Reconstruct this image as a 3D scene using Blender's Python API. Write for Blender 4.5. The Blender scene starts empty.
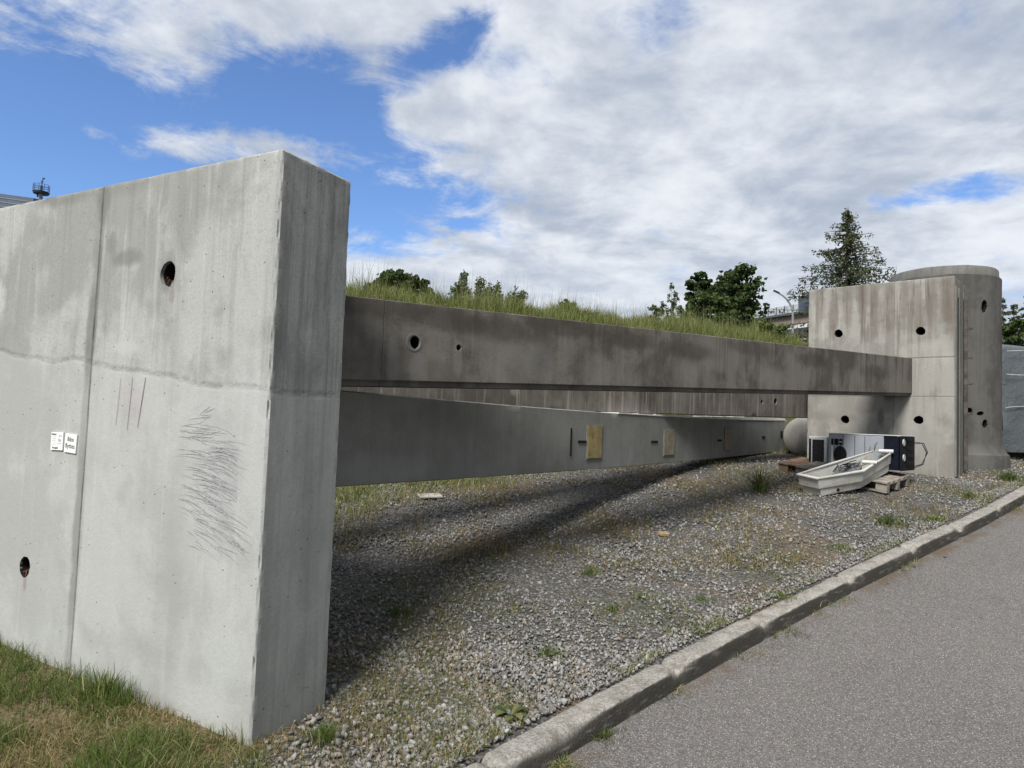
import bpy, bmesh, math, random
import numpy as np
from mathutils import Vector, Matrix, noise as mnoise
rad = math.radians
rng = np.random.default_rng(7)
random.seed(7)
SC = bpy.context.scene
COL = SC.collection

# ------------------------------------------------------------------ camera
F, PITCH, ROLL, EYE = 677.6, 0.0539, 0.0365, 1.6
cp, sp = math.cos(PITCH), math.sin(PITCH)
FW = Vector((0, cp, sp)); U0 = Vector((0, -sp, cp)); X0 = Vector((1, 0, 0))
RT = X0*math.cos(ROLL) + U0*math.sin(ROLL)
UP = U0*math.cos(ROLL) - X0*math.sin(ROLL)
CAMP = Vector((0, 0, EYE))
cd = bpy.data.cameras.new('camera'); cam = bpy.data.objects.new('camera', cd); COL.objects.link(cam)
cd.sensor_fit = 'HORIZONTAL'; cd.sensor_width = 36; cd.lens = F/1024*36
cd.clip_start = 0.05; cd.clip_end = 3000
cam.matrix_world = Matrix(((RT.x, UP.x, -FW.x, 0), (RT.y, UP.y, -FW.y, 0), (RT.z, UP.z, -FW.z, EYE), (0, 0, 0, 1)))
SC.camera = cam

# ------------------------------------------------------------------ sky, sun, exposure
SUN_AZ, SUN_EL = rad(-154), rad(49)
SKY_STRENGTH, SUN_STRENGTH = 0.11, 4.3
SC.cycles.max_bounces = 6; SC.cycles.diffuse_bounces = 3; SC.cycles.glossy_bounces = 2; SC.cycles.transmission_bounces = 3; SC.cycles.caustics_reflective = False; SC.cycles.caustics_refractive = False
SC.view_settings.view_transform = 'Standard'; SC.view_settings.look = 'None'
SC.view_settings.gamma = 1; SC.view_settings.exposure = 0.28

class NT:
    """small node-building helper"""
    def __init__(s, tree): s.t = tree; s.n = tree.nodes; s.l = tree.links
    def put(s, sock, v):
        if v is None: return
        if hasattr(v, 'links'): s.l.new(v, sock)
        elif isinstance(v, (tuple, list)):
            v = tuple(v)
            if sock.type == 'RGBA' and len(v) == 3: v = v+(1,)
            sock.default_value = v
        else: sock.default_value = v
    def new(s, typ, **kw):
        n = s.n.new(typ)
        for k, v in kw.items(): setattr(n, k, v)
        return n
    def m(s, op, a, b=None, c=None, clamp=False):
        n = s.new('ShaderNodeMath', operation=op, use_clamp=clamp)
        s.put(n.inputs[0], a); s.put(n.inputs[1], b)
        if c is not None: s.put(n.inputs[2], c)
        return n.outputs[0]
    def vm(s, op, a, b=None):
        n = s.new('ShaderNodeVectorMath', operation=op); s.put(n.inputs[0], a); s.put(n.inputs[1], b)
        return n.outputs[0]
    def noise(s, vec, scale=5, detail=4, rough=.55, dist=0, col=False):
        n = s.new('ShaderNodeTexNoise'); s.put(n.inputs['Vector'], vec)
        n.inputs['Scale'].default_value = scale; n.inputs['Detail'].default_value = detail
        n.inputs['Roughness'].default_value = rough; n.inputs['Distortion'].default_value = dist
        return n.outputs['Color' if col else 'Fac']
    def vor(s, vec, scale=5, out='Distance', feat='F1', rnd=1):
        n = s.new('ShaderNodeTexVoronoi', feature=feat); s.put(n.inputs['Vector'], vec)
        n.inputs['Scale'].default_value = scale; n.inputs['Randomness'].default_value = rnd
        return n.outputs[out]
    def scl(s, vec, xyz): return s.vm('MULTIPLY', vec, tuple(xyz))
    def mix(s, f, a, b, mode='MIX'):
        n = s.new('ShaderNodeMix', data_type='RGBA', blend_type=mode)
        s.put(n.inputs[0], f); s.put(n.inputs[6], a); s.put(n.inputs[7], b)
        return n.outputs[2]
    def sm(s, v, lo, hi, a=0., b=1.):
        n = s.new('ShaderNodeMapRange', interpolation_type='SMOOTHSTEP')
        s.put(n.inputs[0], v)
        for i, q in ((1, lo), (2, hi), (3, a), (4, b)): s.put(n.inputs[i], q)
        return n.outputs[0]
    def xyz(s, vec):
        n = s.new('ShaderNodeSeparateXYZ'); s.put(n.inputs[0], vec); return n.outputs
    def cxyz(s, x, y, z):
        n = s.new('ShaderNodeCombineXYZ'); s.put(n.inputs[0], x); s.put(n.inputs[1], y); s.put(n.inputs[2], z); return n.outputs[0]
    def attr(s, name): return s.new('ShaderNodeAttribute', attribute_name=name).outputs['Fac']
    def coord(s, which='Object'): return s.new('ShaderNodeTexCoord').outputs[which]
    def bump(s, h, strength=.5, dist=.01, prev=None):
        n = s.new('ShaderNodeBump'); n.inputs['Strength'].default_value = strength; n.inputs['Distance'].default_value = dist
        s.put(n.inputs['Height'], h); s.put(n.inputs['Normal'], prev); return n.outputs[0]

W = bpy.data.worlds.new('World'); SC.world = W; W.use_nodes = True
w = NT(W.node_tree); bg = W.node_tree.nodes['Background']
sky = w.new('ShaderNodeTexSky', sky_type='NISHITA'); sky.sun_disc = False
sky.sun_elevation = SUN_EL; sky.sun_rotation = SUN_AZ % (2*math.pi)
sky.altitude = 100; sky.air_density = 1.0; sky.dust_density = .6; sky.ozone_density = 2.0
gen = w.coord('Generated'); gx, gy, gz = w.xyz(gen)
zc = w.m('ADD', w.m('MAXIMUM', gz, 0.0), .20)
P = w.cxyz(w.m('DIVIDE', gx, zc), w.m('DIVIDE', gy, zc), 0.)
az = w.m('ARCTAN2', gx, gy); el = w.m('ARCSINE', gz)
def raydir(px, py):
    return (FW*F + RT*(px-512) - UP*(py-384)).normalized()
def skyblob(px, py, rx, ry, ang=0):
    d = raydir(px, py); a0, e0 = math.atan2(d.x, d.y), math.asin(d.z)
    a = w.m('SUBTRACT', az, a0); e = w.m('SUBTRACT', el, e0)
    c, s_ = math.cos(rad(ang)), math.sin(rad(ang))
    a2 = w.m('ADD', w.m('MULTIPLY', a, c), w.m('MULTIPLY', e, s_)); e2 = w.m('SUBTRACT', w.m('MULTIPLY', e, c), w.m('MULTIPLY', a, s_))
    r = w.m('SQRT', w.m('ADD', w.m('POWER', w.m('DIVIDE', a2, rx/F), 2), w.m('POWER', w.m('DIVIDE', e2, ry/F), 2)))
    return w.sm(r, 1.6, .3)
hole = None
for b, k in ((( 60, 138, 340, 66, -2), 1.15), ((300, 125, 130, 60, 0), 1.0), ((425, 65, 95, 30, 35), .6), ((365, 195, 42, 50, 0), .6), ((520, 40, 60, 50, 0), .16), ((640, 25, 70, 30, 0), .18), ((950, 192, 75, 16, 0), .44), ((-420, 60, 380, 160, 0), .9)):
    v = w.m('MULTIPLY', skyblob(*b), k); hole = v if hole is None else w.m('MAXIMUM', hole, v)
wisp = w.m('MULTIPLY', skyblob(230, 150, 120, 18, 6), .62)
wisp = w.m('MAXIMUM', wisp, w.m('MULTIPLY', skyblob(425, 108, 60, 26, 15), .5))
hole = w.m('SUBTRACT', hole, wisp)
warp = w.noise(P, 1.3, 3, .5, col=True)
P2 = w.vm('ADD', P, w.scl(w.vm('SUBTRACT', warp, (.5, .5, .5)), (.22, .22, 0)))
n1 = w.noise(P2, 1.6, 9, .55); n2 = w.noise(P2, 6.5, 8, .60)
dens = w.m('ADD', w.m('MULTIPLY', n1, .62), w.m('MULTIPLY', n2, .38))
n3 = w.noise(P2, 17, 6, .7, .4)
hole = w.m('ADD', hole, w.m('MULTIPLY', w.m('SUBTRACT', w.noise(P, 3.4, 8, .70, .8), .5), w.m('MULTIPLY', w.sm(hole, .02, .5), 1.35)))
cov = w.sm(w.m('SUBTRACT', w.m('ADD', w.m('ADD', dens, w.m('MULTIPLY', w.m('SUBTRACT', n3, .5), .16)), .19), w.m('MULTIPLY', hole, .46)), .37, .62)
sh = w.noise(w.vm('ADD', P2, (-.14, -.05, 0.)), 2.0, 7, .52)
sh2 = w.noise(P2, 4.2, 8, .60, .1)
shade = w.sm(w.m('ADD', w.m('MULTIPLY', sh, .45), w.m('MULTIPLY', sh2, .55)), .36, .64)
thin = w.sm(cov, .2, 1.0)
cl = w.mix(shade, (6.5, 6.75, 7.1), (3.3, 3.75, 4.5))
cl = w.mix(w.m('MULTIPLY', w.sm(el, rad(16), rad(4)), .35), cl, (5.9, 6.35, 6.95))
skyc = w.mix(1.0, sky.outputs[0], (.86, 1.05, 1.34), 'MULTIPLY')
added_cloud = w.sm(w.m('ADD', w.m('MULTIPLY', gx, .88), w.m('MULTIPLY', gy, -.47)), .22, .75)  # unseen dark cloud added right and behind the view to cut fill light
cl = w.mix(w.m('MULTIPLY', added_cloud, .80), cl, (1.35, 1.40, 1.48)); cov = w.m('MAXIMUM', cov, w.m('MULTIPLY', added_cloud, .9))
w.put(bg.inputs[0], w.mix(w.m('MULTIPLY', cov, .97), skyc, cl)); bg.inputs[1].default_value = SKY_STRENGTH
sl = bpy.data.lights.new('sun', 'SUN'); sl.energy = SUN_STRENGTH; sl.angle = rad(19); sl.color = (1, .97, .92)
so = bpy.data.objects.new('sun', sl); COL.objects.link(so)
sd = Vector((math.sin(SUN_AZ)*math.cos(SUN_EL), math.cos(SUN_AZ)*math.cos(SUN_EL), math.sin(SUN_EL)))
so.rotation_euler = sd.to_track_quat('Z', 'Y').to_euler(); so.location = (-20, 0, 30)

# ------------------------------------------------------------------ placing helpers
def ray(px, py): return FW*F + RT*(px-512) - UP*(py-384)
def at(px, py, D):
    r = ray(px, py); return CAMP + r*(D/r.y)
GS = 0.18
def base_z(y):
    y = np.asarray(y, float)
    def soft(t, k=.5): return np.logaddexp(0, t/k)*k
    return GS*(soft(y-4.05) - .78*soft(y-9.9) - .22*soft(y-16))
def mound_d(x, y): return -.66*(x+1.34) + .75*(y-5.6)
def sstep(a, b, x):
    t = np.clip((x-a)/(b-a), 0, 1); return t*t*(3-2*t)
def ground(x, y):
    x = np.asarray(x, float); y = np.asarray(y, float)
    g = base_z(y)
    d = mound_d(x, y)
    crest = np.clip(2.55 + .085*(y-12), 2.0, 4.2)
    fx = 1 - sstep(9.5, 13.5, x - .10*(y-20)*(y > 20))
    g = g + crest*sstep(2.9, 7.2, d)*fx + .10*np.sin(x*1.1+y*.7)*sstep(5, 8, d)*fx
    g = g + .012*np.sin(x*3.1+1)*np.sin(y*2.3)
    return g
def gz_(x, y): return float(ground(x, y))
def on_ground(px, py, dz=0.):
    r = ray(px, py); t = 0; lo = .5/r.y
    prev = lo
    for D in np.concatenate([np.arange(.5, 20, .02), np.arange(20, 120, .3)]):
        p = CAMP + r*(D/r.y)
        if p.z < gz_(p.x, p.y)+dz: return p
    return p
def pix(P):
    d = Vector(P)-CAMP; z = d.dot(FW); return 512+F*d.dot(RT)/z, 384-F*d.dot(UP)/z

# ------------------------------------------------------------------ object helpers
def tag(o, label=None, cat=None, group=None, kind=None):
    for k, v in (('label', label), ('category', cat), ('group', group), ('kind', kind)):
        if v: o[k] = v
    return o
def link(name, me, mat=None, parent=None, smooth=None):
    o = bpy.data.objects.new(name, me); COL.objects.link(o)
    if mat: me.materials.append(mat)
    if parent: o.parent = parent
    if smooth is not None:
        me.polygons.foreach_set('use_smooth', [True]*len(me.polygons))
        if smooth > 0: me.set_sharp_from_angle(angle=rad(smooth))
    return o
def empty(name, loc, rz=0):
    o = bpy.data.objects.new(name, None); COL.objects.link(o); o.location = loc; o.rotation_euler = (0, 0, rz)
    o.empty_display_size = .1
    return o
def npmesh(name, V, loops, sizes, attr=None):
    me = bpy.data.meshes.new(name); V = np.asarray(V, np.float32)
    me.vertices.add(len(V)); me.vertices.foreach_set('co', V.ravel())
    loops = np.asarray(loops, np.int32).ravel(); sizes = np.asarray(sizes, np.int32)
    me.loops.add(len(loops)); me.loops.foreach_set('vertex_index', loops)
    me.polygons.add(len(sizes)); st = np.concatenate([[0], np.cumsum(sizes)[:-1]]).astype(np.int32)
    me.polygons.foreach_set('loop_start', st)
    me.update(calc_edges=True)
    if attr is not None:
        for k, a in attr.items():
            at_ = me.attributes.new(k, 'FLOAT', 'POINT'); at_.data.foreach_set('value', np.asarray(a, np.float32))
    return me
class MB:
    def __init__(s): s.b = bmesh.new()
    def box(s, c, size, M=None, bev=0.0):
        r = bmesh.ops.create_cube(s.b, size=1); vs = r['verts']
        for v in vs: v.co = Vector((v.co.x*size[0], v.co.y*size[1], v.co.z*size[2]))
        if bev: 
            es = list({e for v in vs for e in v.link_edges})
            rr = bmesh.ops.bevel(s.b, geom=es, offset=bev, segments=1, affect='EDGES'); vs = list({v for f in rr['faces'] for v in f.verts})
        T = Matrix.Translation(c) @ (M.to_4x4() if M else Matrix())
        bmesh.ops.transform(s.b, matrix=T, verts=vs); return s
    def hull(s, pts):
        vs = [s.b.verts.new(p) for p in pts]; bmesh.ops.convex_hull(s.b, input=vs); return s
    def poly(s, pts):
        s.b.faces.new([s.b.verts.new(p) for p in pts]); return s
    def tube(s, pts, r, seg=8, cap=True):
        pts = [Vector(p) for p in pts]; rs = r if isinstance(r, (list, tuple)) else [r]*len(pts)
        rings = []
        for i, p in enumerate(pts):
            t = (pts[min(i+1, len(pts)-1)]-pts[max(i-1, 0)]).normalized()
            a = t.cross(Vector((0, 0, 1)) if abs(t.z) < .9 else Vector((1, 0, 0))).normalized(); b = t.cross(a)
            rings.append([s.b.verts.new(p+(a*math.cos(q)+b*math.sin(q))*rs[i]) for q in [2*math.pi*k/seg for k in range(seg)]])
        for A, B in zip(rings, rings[1:]):
            for k in range(seg): s.b.faces.new((A[k], A[(k+1) % seg], B[(k+1) % seg], B[k]))
        if cap: s.b.faces.new(rings[0][::-1]); s.b.faces.new(rings[-1])
        return s
    def build(s, name, mat=None, parent=None, smooth=None):
        bmesh.ops.recalc_face_normals(s.b, faces=s.b.faces)
        me = bpy.data.meshes.new(name); s.b.to_mesh(me); s.b.free()
        return link(name, me, mat, parent, smooth)

# ------------------------------------------------------------------ materials
def mat(name):
    m = bpy.data.materials.new(name); m.use_nodes = True
    t = NT(m.node_tree); p = m.node_tree.nodes['Principled BSDF']; t.p = p
    return m, t
def finish(t, col, rough=.8, nrm=None, metal=0., spec=.3):
    t.put(t.p.inputs['Base Color'], col); t.put(t.p.inputs['Roughness'], rough); t.put(t.p.inputs['Normal'], nrm)
    t.p.inputs['Metallic'].default_value = metal; t.p.inputs['Specular IOR Level'].default_value = spec
def simple(name, col, rough=.7, metal=0., var=.25, scale=6, spec=.4, dirt=None):
    m, t = mat(name); o = t.coord()
    n = t.noise(o, scale, 6, .6)
    c = t.mix(t.sm(n, .3, .7), tuple(q*(1-var) for q in col), tuple(min(1, q*(1+var)) for q in col))
    if dirt: c = t.mix(t.m('MULTIPLY', t.sm(t.noise(o, scale*1.7, 8, .7, .4), .5, .7), dirt[1]), c, dirt[0])
    finish(t, c, t.sm(t.noise(o, scale*3, 3), .2, .8, rough-.08, min(1, rough+.12)), t.bump(t.noise(o, scale*6, 4), .25, .004), metal, spec)
    return m
def blob(t, x, z, cx, cz, rx, rz, wob=None, soft=.5):
    a = t.m('DIVIDE', t.m('SUBTRACT', x, cx), rx); b = t.m('DIVIDE', t.m('SUBTRACT', z, cz), rz)
    r = t.m('SQRT', t.m('ADD', t.m('MULTIPLY', a, a), t.m('MULTIPLY', b, b)))
    if wob is not None: r = t.m('ADD', r, wob)
    return t.sm(r, 1+soft*.5, 1-soft*.5)
def concrete(name, light, dark, streak=.3, streakcol=None, pale=.0, wet_top=None, spots=(), joints=(), seamx=(), seed=0, mottled=.5, pores=1., fine=1., boards=0., lower=None, endstreak=0.):
    """cast concrete: mottling, vertical run-off streaks, blow holes, pour joints, local stains (local x along, z up)"""
    m, t = mat(name); o = t.vm('ADD', t.coord(), (seed*3.7, seed*1.3, seed*2.1)); ol = t.coord()
    x, y, z = t.xyz(ol)
    big = t.noise(o, .9, 5, .55, .3); med = t.noise(o, 4.5, 7, .62, .3); fin = t.noise(o, 45, 5, .65)
    f = t.m('ADD', t.m('MULTIPLY', big, .5), t.m('ADD', t.m('MULTIPLY', med, .3), t.m('MULTIPLY', t.noise(t.scl(o, (3, 3, .8)), 1, 5, .6, .6), .2)))
    f = t.m('ADD', .5, t.m('MULTIPLY', t.m('SUBTRACT', f, .5), 2.1))
    c = t.mix(t.sm(f, .5-.22/max(mottled, .1)*.5, .5+.22/max(mottled, .1)*.5), dark, light)
    st = t.noise(t.scl(o, (9, 9, .55)), 1, 6, .62, .25); st2 = t.noise(t.scl(o, (30, 30, 1.1)), 1, 5, .6)
    stf = t.m('ADD', t.m('MULTIPLY', st, .6), t.m('MULTIPLY', st2, .4))
    sm_ = t.m('MULTIPLY', t.sm(stf, .48, .66), streak)
    if wet_top:                                     # darkening run-off from the top edge
        sm_ = t.m('MULTIPLY', sm_, t.sm(z, wet_top[0], wet_top[1], .35, 1.6), clamp=True)
    c = t.mix(sm_, c, streakcol or tuple(q*.45 for q in dark))
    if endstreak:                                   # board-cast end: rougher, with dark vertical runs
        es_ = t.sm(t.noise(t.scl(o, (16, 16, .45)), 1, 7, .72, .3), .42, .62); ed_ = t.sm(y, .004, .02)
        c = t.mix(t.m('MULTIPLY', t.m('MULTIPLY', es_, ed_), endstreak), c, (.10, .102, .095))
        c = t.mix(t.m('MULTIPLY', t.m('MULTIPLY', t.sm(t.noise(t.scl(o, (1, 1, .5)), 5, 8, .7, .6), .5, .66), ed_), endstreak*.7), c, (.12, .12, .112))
    if pale: c = t.mix(t.m('MULTIPLY', t.sm(t.noise(t.scl(o, (22, 22, .7) if pale > .9 else (14, 14, .8)), 1, 5, .55), *((.53, .70) if pale > .9 else (.56, .72))), pale), c, tuple(min(1, q*1.75) for q in light))
    lai = t.sm(t.noise(t.scl(o, (1, 1, .6)), 2.6, 8, .68, 1.1), .54, .70)
    c = t.mix(t.m('MULTIPLY', lai, .38*mottled), c, tuple(min(1, q*1.28) for q in light))
    grm = t.sm(t.noise(o, 3.3, 9, .74, .5), .55, .72); c = t.mix(t.m('MULTIPLY', grm, .42*mottled), c, tuple(q*.62 for q in dark))
    c = t.mix(t.m('MULTIPLY', t.sm(t.noise(o, 70, 4, .7), .42, .66), .30*fine), c, tuple(q*.72 for q in dark))
    c = t.mix(t.m('MULTIPLY', t.sm(t.noise(o, 110, 3, .7), .55, .72), .30*fine), c, tuple(min(1, q*1.3) for q in light))
    wob = t.m('MULTIPLY', t.m('SUBTRACT', t.noise(o, 5, 6, .65), .5), 1.6)
    if lower:                                       # a separate pour below a wavy line, of its own tone
        lz = t.m('ADD', z, t.m('MULTIPLY', t.m('SUBTRACT', t.noise(t.scl(o, (1, 1, 0)), 1.3, 3), .5), .14))
        lz = t.m('ADD', lz, t.m('MULTIPLY', x, lower[2]))
        c = t.mix(t.m('MULTIPLY', t.sm(lz, lower[0]+.004, lower[0]-.02), lower[3]), c, lower[1])
        ln = t.m('ABSOLUTE', t.m('SUBTRACT', lz, lower[0]))
        lm = t.m('MULTIPLY', t.sm(ln, .028, .003), t.sm(t.noise(o, 16, 5, .7), .35, .62))
        c = t.mix(t.m('MULTIPLY', lm, .32), c, tuple(q*.5 for q in dark))
    for (cx, cz, rx, rz, col, k) in spots:
        c = t.mix(t.m('MULTIPLY', blob(t, x, z, cx, cz, rx, rz, wob, .9), k), c, col)
    jm = None
    for jz, wd in joints:
        a = t.m('ABSOLUTE', t.m('SUBTRACT', z, t.m('ADD', jz, t.m('MULTIPLY', t.m('SUBTRACT', t.noise(o, 3, 4), .5), .03))))
        q = t.sm(a, wd, 0.); jm = q if jm is None else t.m('MAXIMUM', jm, q)
    for jx, wd in seamx:
        a = t.m('ABSOLUTE', t.m('SUBTRACT', x, t.m('ADD', jx, t.m('MULTIPLY', t.m('SUBTRACT', t.noise(o, 8, 5), .5), .02))))
        q = t.sm(a, wd, 0.); jm = q if jm is None else t.m('MAXIMUM', jm, q)
    if jm is not None: c = t.mix(t.m('MULTIPLY', jm, .6), c, tuple(q*.35 for q in dark))
    pv = t.vor(o, 17, 'Distance'); pr = t.noise(o, 2.1, 3)
    pm = t.m('MULTIPLY', t.sm(pv, .10, .05), t.sm(pr, .44, .54))
    c = t.mix(t.m('MULTIPLY', pm, .75*pores), c, tuple(q*.22 for q in dark))
    pv2 = t.vor(o, 62, 'Distance'); pm2 = t.m('MULTIPLY', t.sm(pv2, .16, .08), t.sm(t.noise(o, 6, 3), .45, .62))
    c = t.mix(t.m('MULTIPLY', pm2, .45*pores), c, tuple(q*.4 for q in dark))
    c = t.mix(t.m('MULTIPLY', fin, .12*fine), c, tuple(q*.6 for q in dark))
    h = t.m('ADD', t.m('MULTIPLY', med, .5), t.m('MULTIPLY', fin, .30))
    h = t.m('ADD', h, t.m('MULTIPLY', t.noise(o, 160, 3), .06))
    h = t.m('SUBTRACT', h, t.m('ADD', t.m('MULTIPLY', pm, .6), t.m('MULTIPLY', pm2, .2)))
    if jm is not None: h = t.m('SUBTRACT', h, t.m('MULTIPLY', jm, .7))
    if lower: h = t.m('SUBTRACT', h, t.m('MULTIPLY', lm, .5))
    if boards: h = t.m('ADD', h, t.m('MULTIPLY', t.noise(t.scl(o, (40, 40, .6)), 1, 3), boards))
    finish(t, c, .88, t.bump(h, .55, .009), spec=.25)
    return m
def leafmat(name, c1, c2, c3=None, trans=.25):
    m, t = mat(name); r = t.attr('rnd')
    c = t.mix(t.sm(r, 0, 1), c1, c2)
    if c3: c = t.mix(t.sm(r, .8, .95), c, c3)
    finish(t, c, .6, spec=.25)
    tr = t.new('ShaderNodeBsdfTranslucent'); t.put(tr.inputs[0], t.mix(1., c, (1.2, 1.3, .7), 'MULTIPLY'))
    mx = t.new('ShaderNodeMixShader'); mx.inputs[0].default_value = trans
    out = t.n['Material Output']; t.l.new(t.p.outputs[0], mx.inputs[1]); t.l.new(tr.outputs[0], mx.inputs[2]); t.l.new(mx.outputs[0], out.inputs[0])
    return m
dark_hole = simple('hole_shade_rust', (.012, .008, .006), .95, var=.5, scale=30)  # near-black colour carries the shade inside the wall holes, with some rust
rust_m = simple('rusty_steel', (.11, .05, .028), .85, var=.5, scale=18)
void_m = simple('dark_void', (.006, .006, .006), 1., var=.3)

# ------------------------------------------------------------------ concrete block builder (real cast blocks, local x along the face, y into the body, z up)
def axis_samples(a, b, step):
    n = max(2, int(abs(b-a)/step)); L = [a+(b-a)*i/n for i in range(n+1)]
    e = min(.012, abs(b-a)/8); return [a, a+e]+L[1:-1]+[b-e, b]
def grid_box(xs, ys, zs, fmap, seed=0, chip=.007):
    """closed lattice surface with slightly broken arrises and a slightly uneven face"""
    nx, ny, nz = len(xs), len(ys), len(zs); idx = {}; V = []; Fc = []
    def vid(i, j, k):
        key = (i, j, k)
        if key not in idx:
            x, y, z = fmap(xs[i], ys[j], zs[k])
            ex = (i in (0, nx-1)) + (j in (0, ny-1)) + (k in (0, nz-1))
            p = Vector((x, y, z)); q = p*1.0 + Vector((seed*5.1, seed, 0))
            sx = 1 if i == 0 else -1 if i == nx-1 else 0; sy = 1 if j == 0 else -1 if j == ny-1 else 0; sz = 1 if k == 0 else -1 if k == nz-1 else 0
            if ex >= 2:
                c = .003 + chip*max(0, mnoise.noise(q*9)+.15) + chip*1.3*max(0, mnoise.noise(q*27)-.15) + 3.5*chip*max(0, mnoise.noise(q*2.3+Vector((7, 7, 7)))-.42) + 2.2*chip*max(0, mnoise.noise(q*14+Vector((3, 9, 7)))-.38)
                p += Vector((sx*c, sy*c, sz*c))
            else:
                a = .0022*mnoise.noise(q*1.7)+.0012*mnoise.noise(q*5)
                p += Vector((sx*a, sy*a, sz*a))
            idx[key] = len(V); V.append(p)
        return idx[key]
    for i in range(nx-1):
        for k in range(nz-1):
            Fc.append((vid(i, 0, k), vid(i+1, 0, k), vid(i+1, 0, k+1), vid(i, 0, k+1)))
            Fc.append((vid(i, ny-1, k), vid(i, ny-1, k+1), vid(i+1, ny-1, k+1), vid(i+1, ny-1, k)))
    for i in range(nx-1):
        for j in range(ny-1):
            Fc.append((vid(i, j, 0), vid(i, j+1, 0), vid(i+1, j+1, 0), vid(i+1, j, 0)))
            Fc.append((vid(i, j, nz-1), vid(i+1, j, nz-1), vid(i+1, j+1, nz-1), vid(i, j+1, nz-1)))
    for j in range(ny-1):
        for k in range(nz-1):
            Fc.append((vid(0, j, k), vid(0, j, k+1), vid(0, j+1, k+1), vid(0, j+1, k)))
            Fc.append((vid(nx-1, j, k), vid(nx-1, j+1, k), vid(nx-1, j+1, k+1), vid(nx-1, j, k+1)))
    me = bpy.data.meshes.new('block'); me.from_pydata(V, [], Fc); return me
def cut(me, cutters):
    """subtract ragged core holes from a mesh (cutters: list of temp meshes)"""
    a = bpy.data.objects.new('tmp', me); COL.objects.link(a)
    tmp = []
    for c in cutters:
        b = bpy.data.objects.new('tmpc', c); COL.objects.link(b); tmp.append(b)
        md = a.modifiers.new('b', 'BOOLEAN'); md.operation = 'DIFFERENCE'; md.object = b; md.solver = 'EXACT'
    dg = bpy.context.evaluated_depsgraph_get(); dg.update()
    r = bpy.data.meshes.new_from_object(a.evaluated_get(dg))
    for o in [a]+tmp: bpy.data.objects.remove(o)
    r.materials.clear()
    return r
def paint_holes(me, inside, m):  # hole interiors get a near-black material, their shade put into the colour
    me.materials.append(m); k = len(me.materials)-1
    for p in me.polygons:
        if inside(p.center): p.material_index = k
def hole_mesh(x, z, rx, rz, depth, y0=-.05, wob=.08, seed=0, flare=.012, seg=44):
    V, Fc = [], []
    R = random.Random(seed)
    ph = [R.uniform(0, 6.28) for _ in range(4)]
    prof = [(y0, 1+flare*4), (0.0, 1+flare*4), (.018, 1.0), (depth, .97)]
    for yy, s in prof:
        for i in range(seg):
            a = 2*math.pi*i/seg
            w_ = 1+wob*(.5*math.sin(2*a+ph[0])+.4*math.sin(3*a+ph[1])+.3*math.sin(7*a+ph[2])+.25*math.sin(11*a+ph[3])+.22*math.sin(19*a+ph[1]))
            V.append((x+rx*s*w_*math.cos(a), yy, z+rz*s*w_*math.sin(a)))
    for k in range(len(prof)-1):
        for i in range(seg):
            j = (i+1) % seg; Fc.append((k*seg+i, k*seg+j, (k+1)*seg+j, (k+1)*seg+i))
    Fc.append(tuple(range(seg))[::-1]); n = (len(prof)-1)*seg; Fc.append(tuple(range(n, n+seg)))
    me = bpy.data.meshes.new('h'); me.from_pydata(V, [], Fc)
    bm = bmesh.new(); bm.from_mesh(me); bmesh.ops.recalc_face_normals(bm, faces=bm.faces); bm.to_mesh(me); bm.free()
    return me
class Frame:
    """upright plane: origin o (world), yaw of the local x axis"""
    def __init__(s, o, dx):
        s.o = Vector(o); d = Vector((dx[0], dx[1], 0)).normalized(); s.d = d; s.n = Vector((-d.y, d.x, 0)); s.rz = math.atan2(d.y, d.x)
    def px(s, px, py, off=0.):
        r = ray(px, py); t = (s.o + s.n*off - CAMP).dot(s.n)/r.dot(s.n); p = CAMP+r*t-s.o
        return p.dot(s.d), p.z
    def world(s, x, y, z): return s.o + s.d*x + s.n*y + Vector((0, 0, z))
def socket_liner(parent, x, z, rx, rz, depth, m, name='hole_lining'):
    """near-black lining and bottom that paint the shade inside a cored hole"""
    b = MB(); seg = 24; rings = []
    for yy, s in ((.02, .97), (depth*.5, .95), (depth-.004, .94)):
        rings.append([b.b.verts.new((x+rx*s*math.cos(2*math.pi*i/seg), yy, z+rz*s*math.sin(2*math.pi*i/seg))) for i in range(seg)])
    for A, B in zip(rings, rings[1:]):
        for i in range(seg): b.b.faces.new((A[i], A[(i+1) % seg], B[(i+1) % seg], B[i]))
    b.b.faces.new(rings[-1])
    return b.build(name, m, parent)

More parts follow.
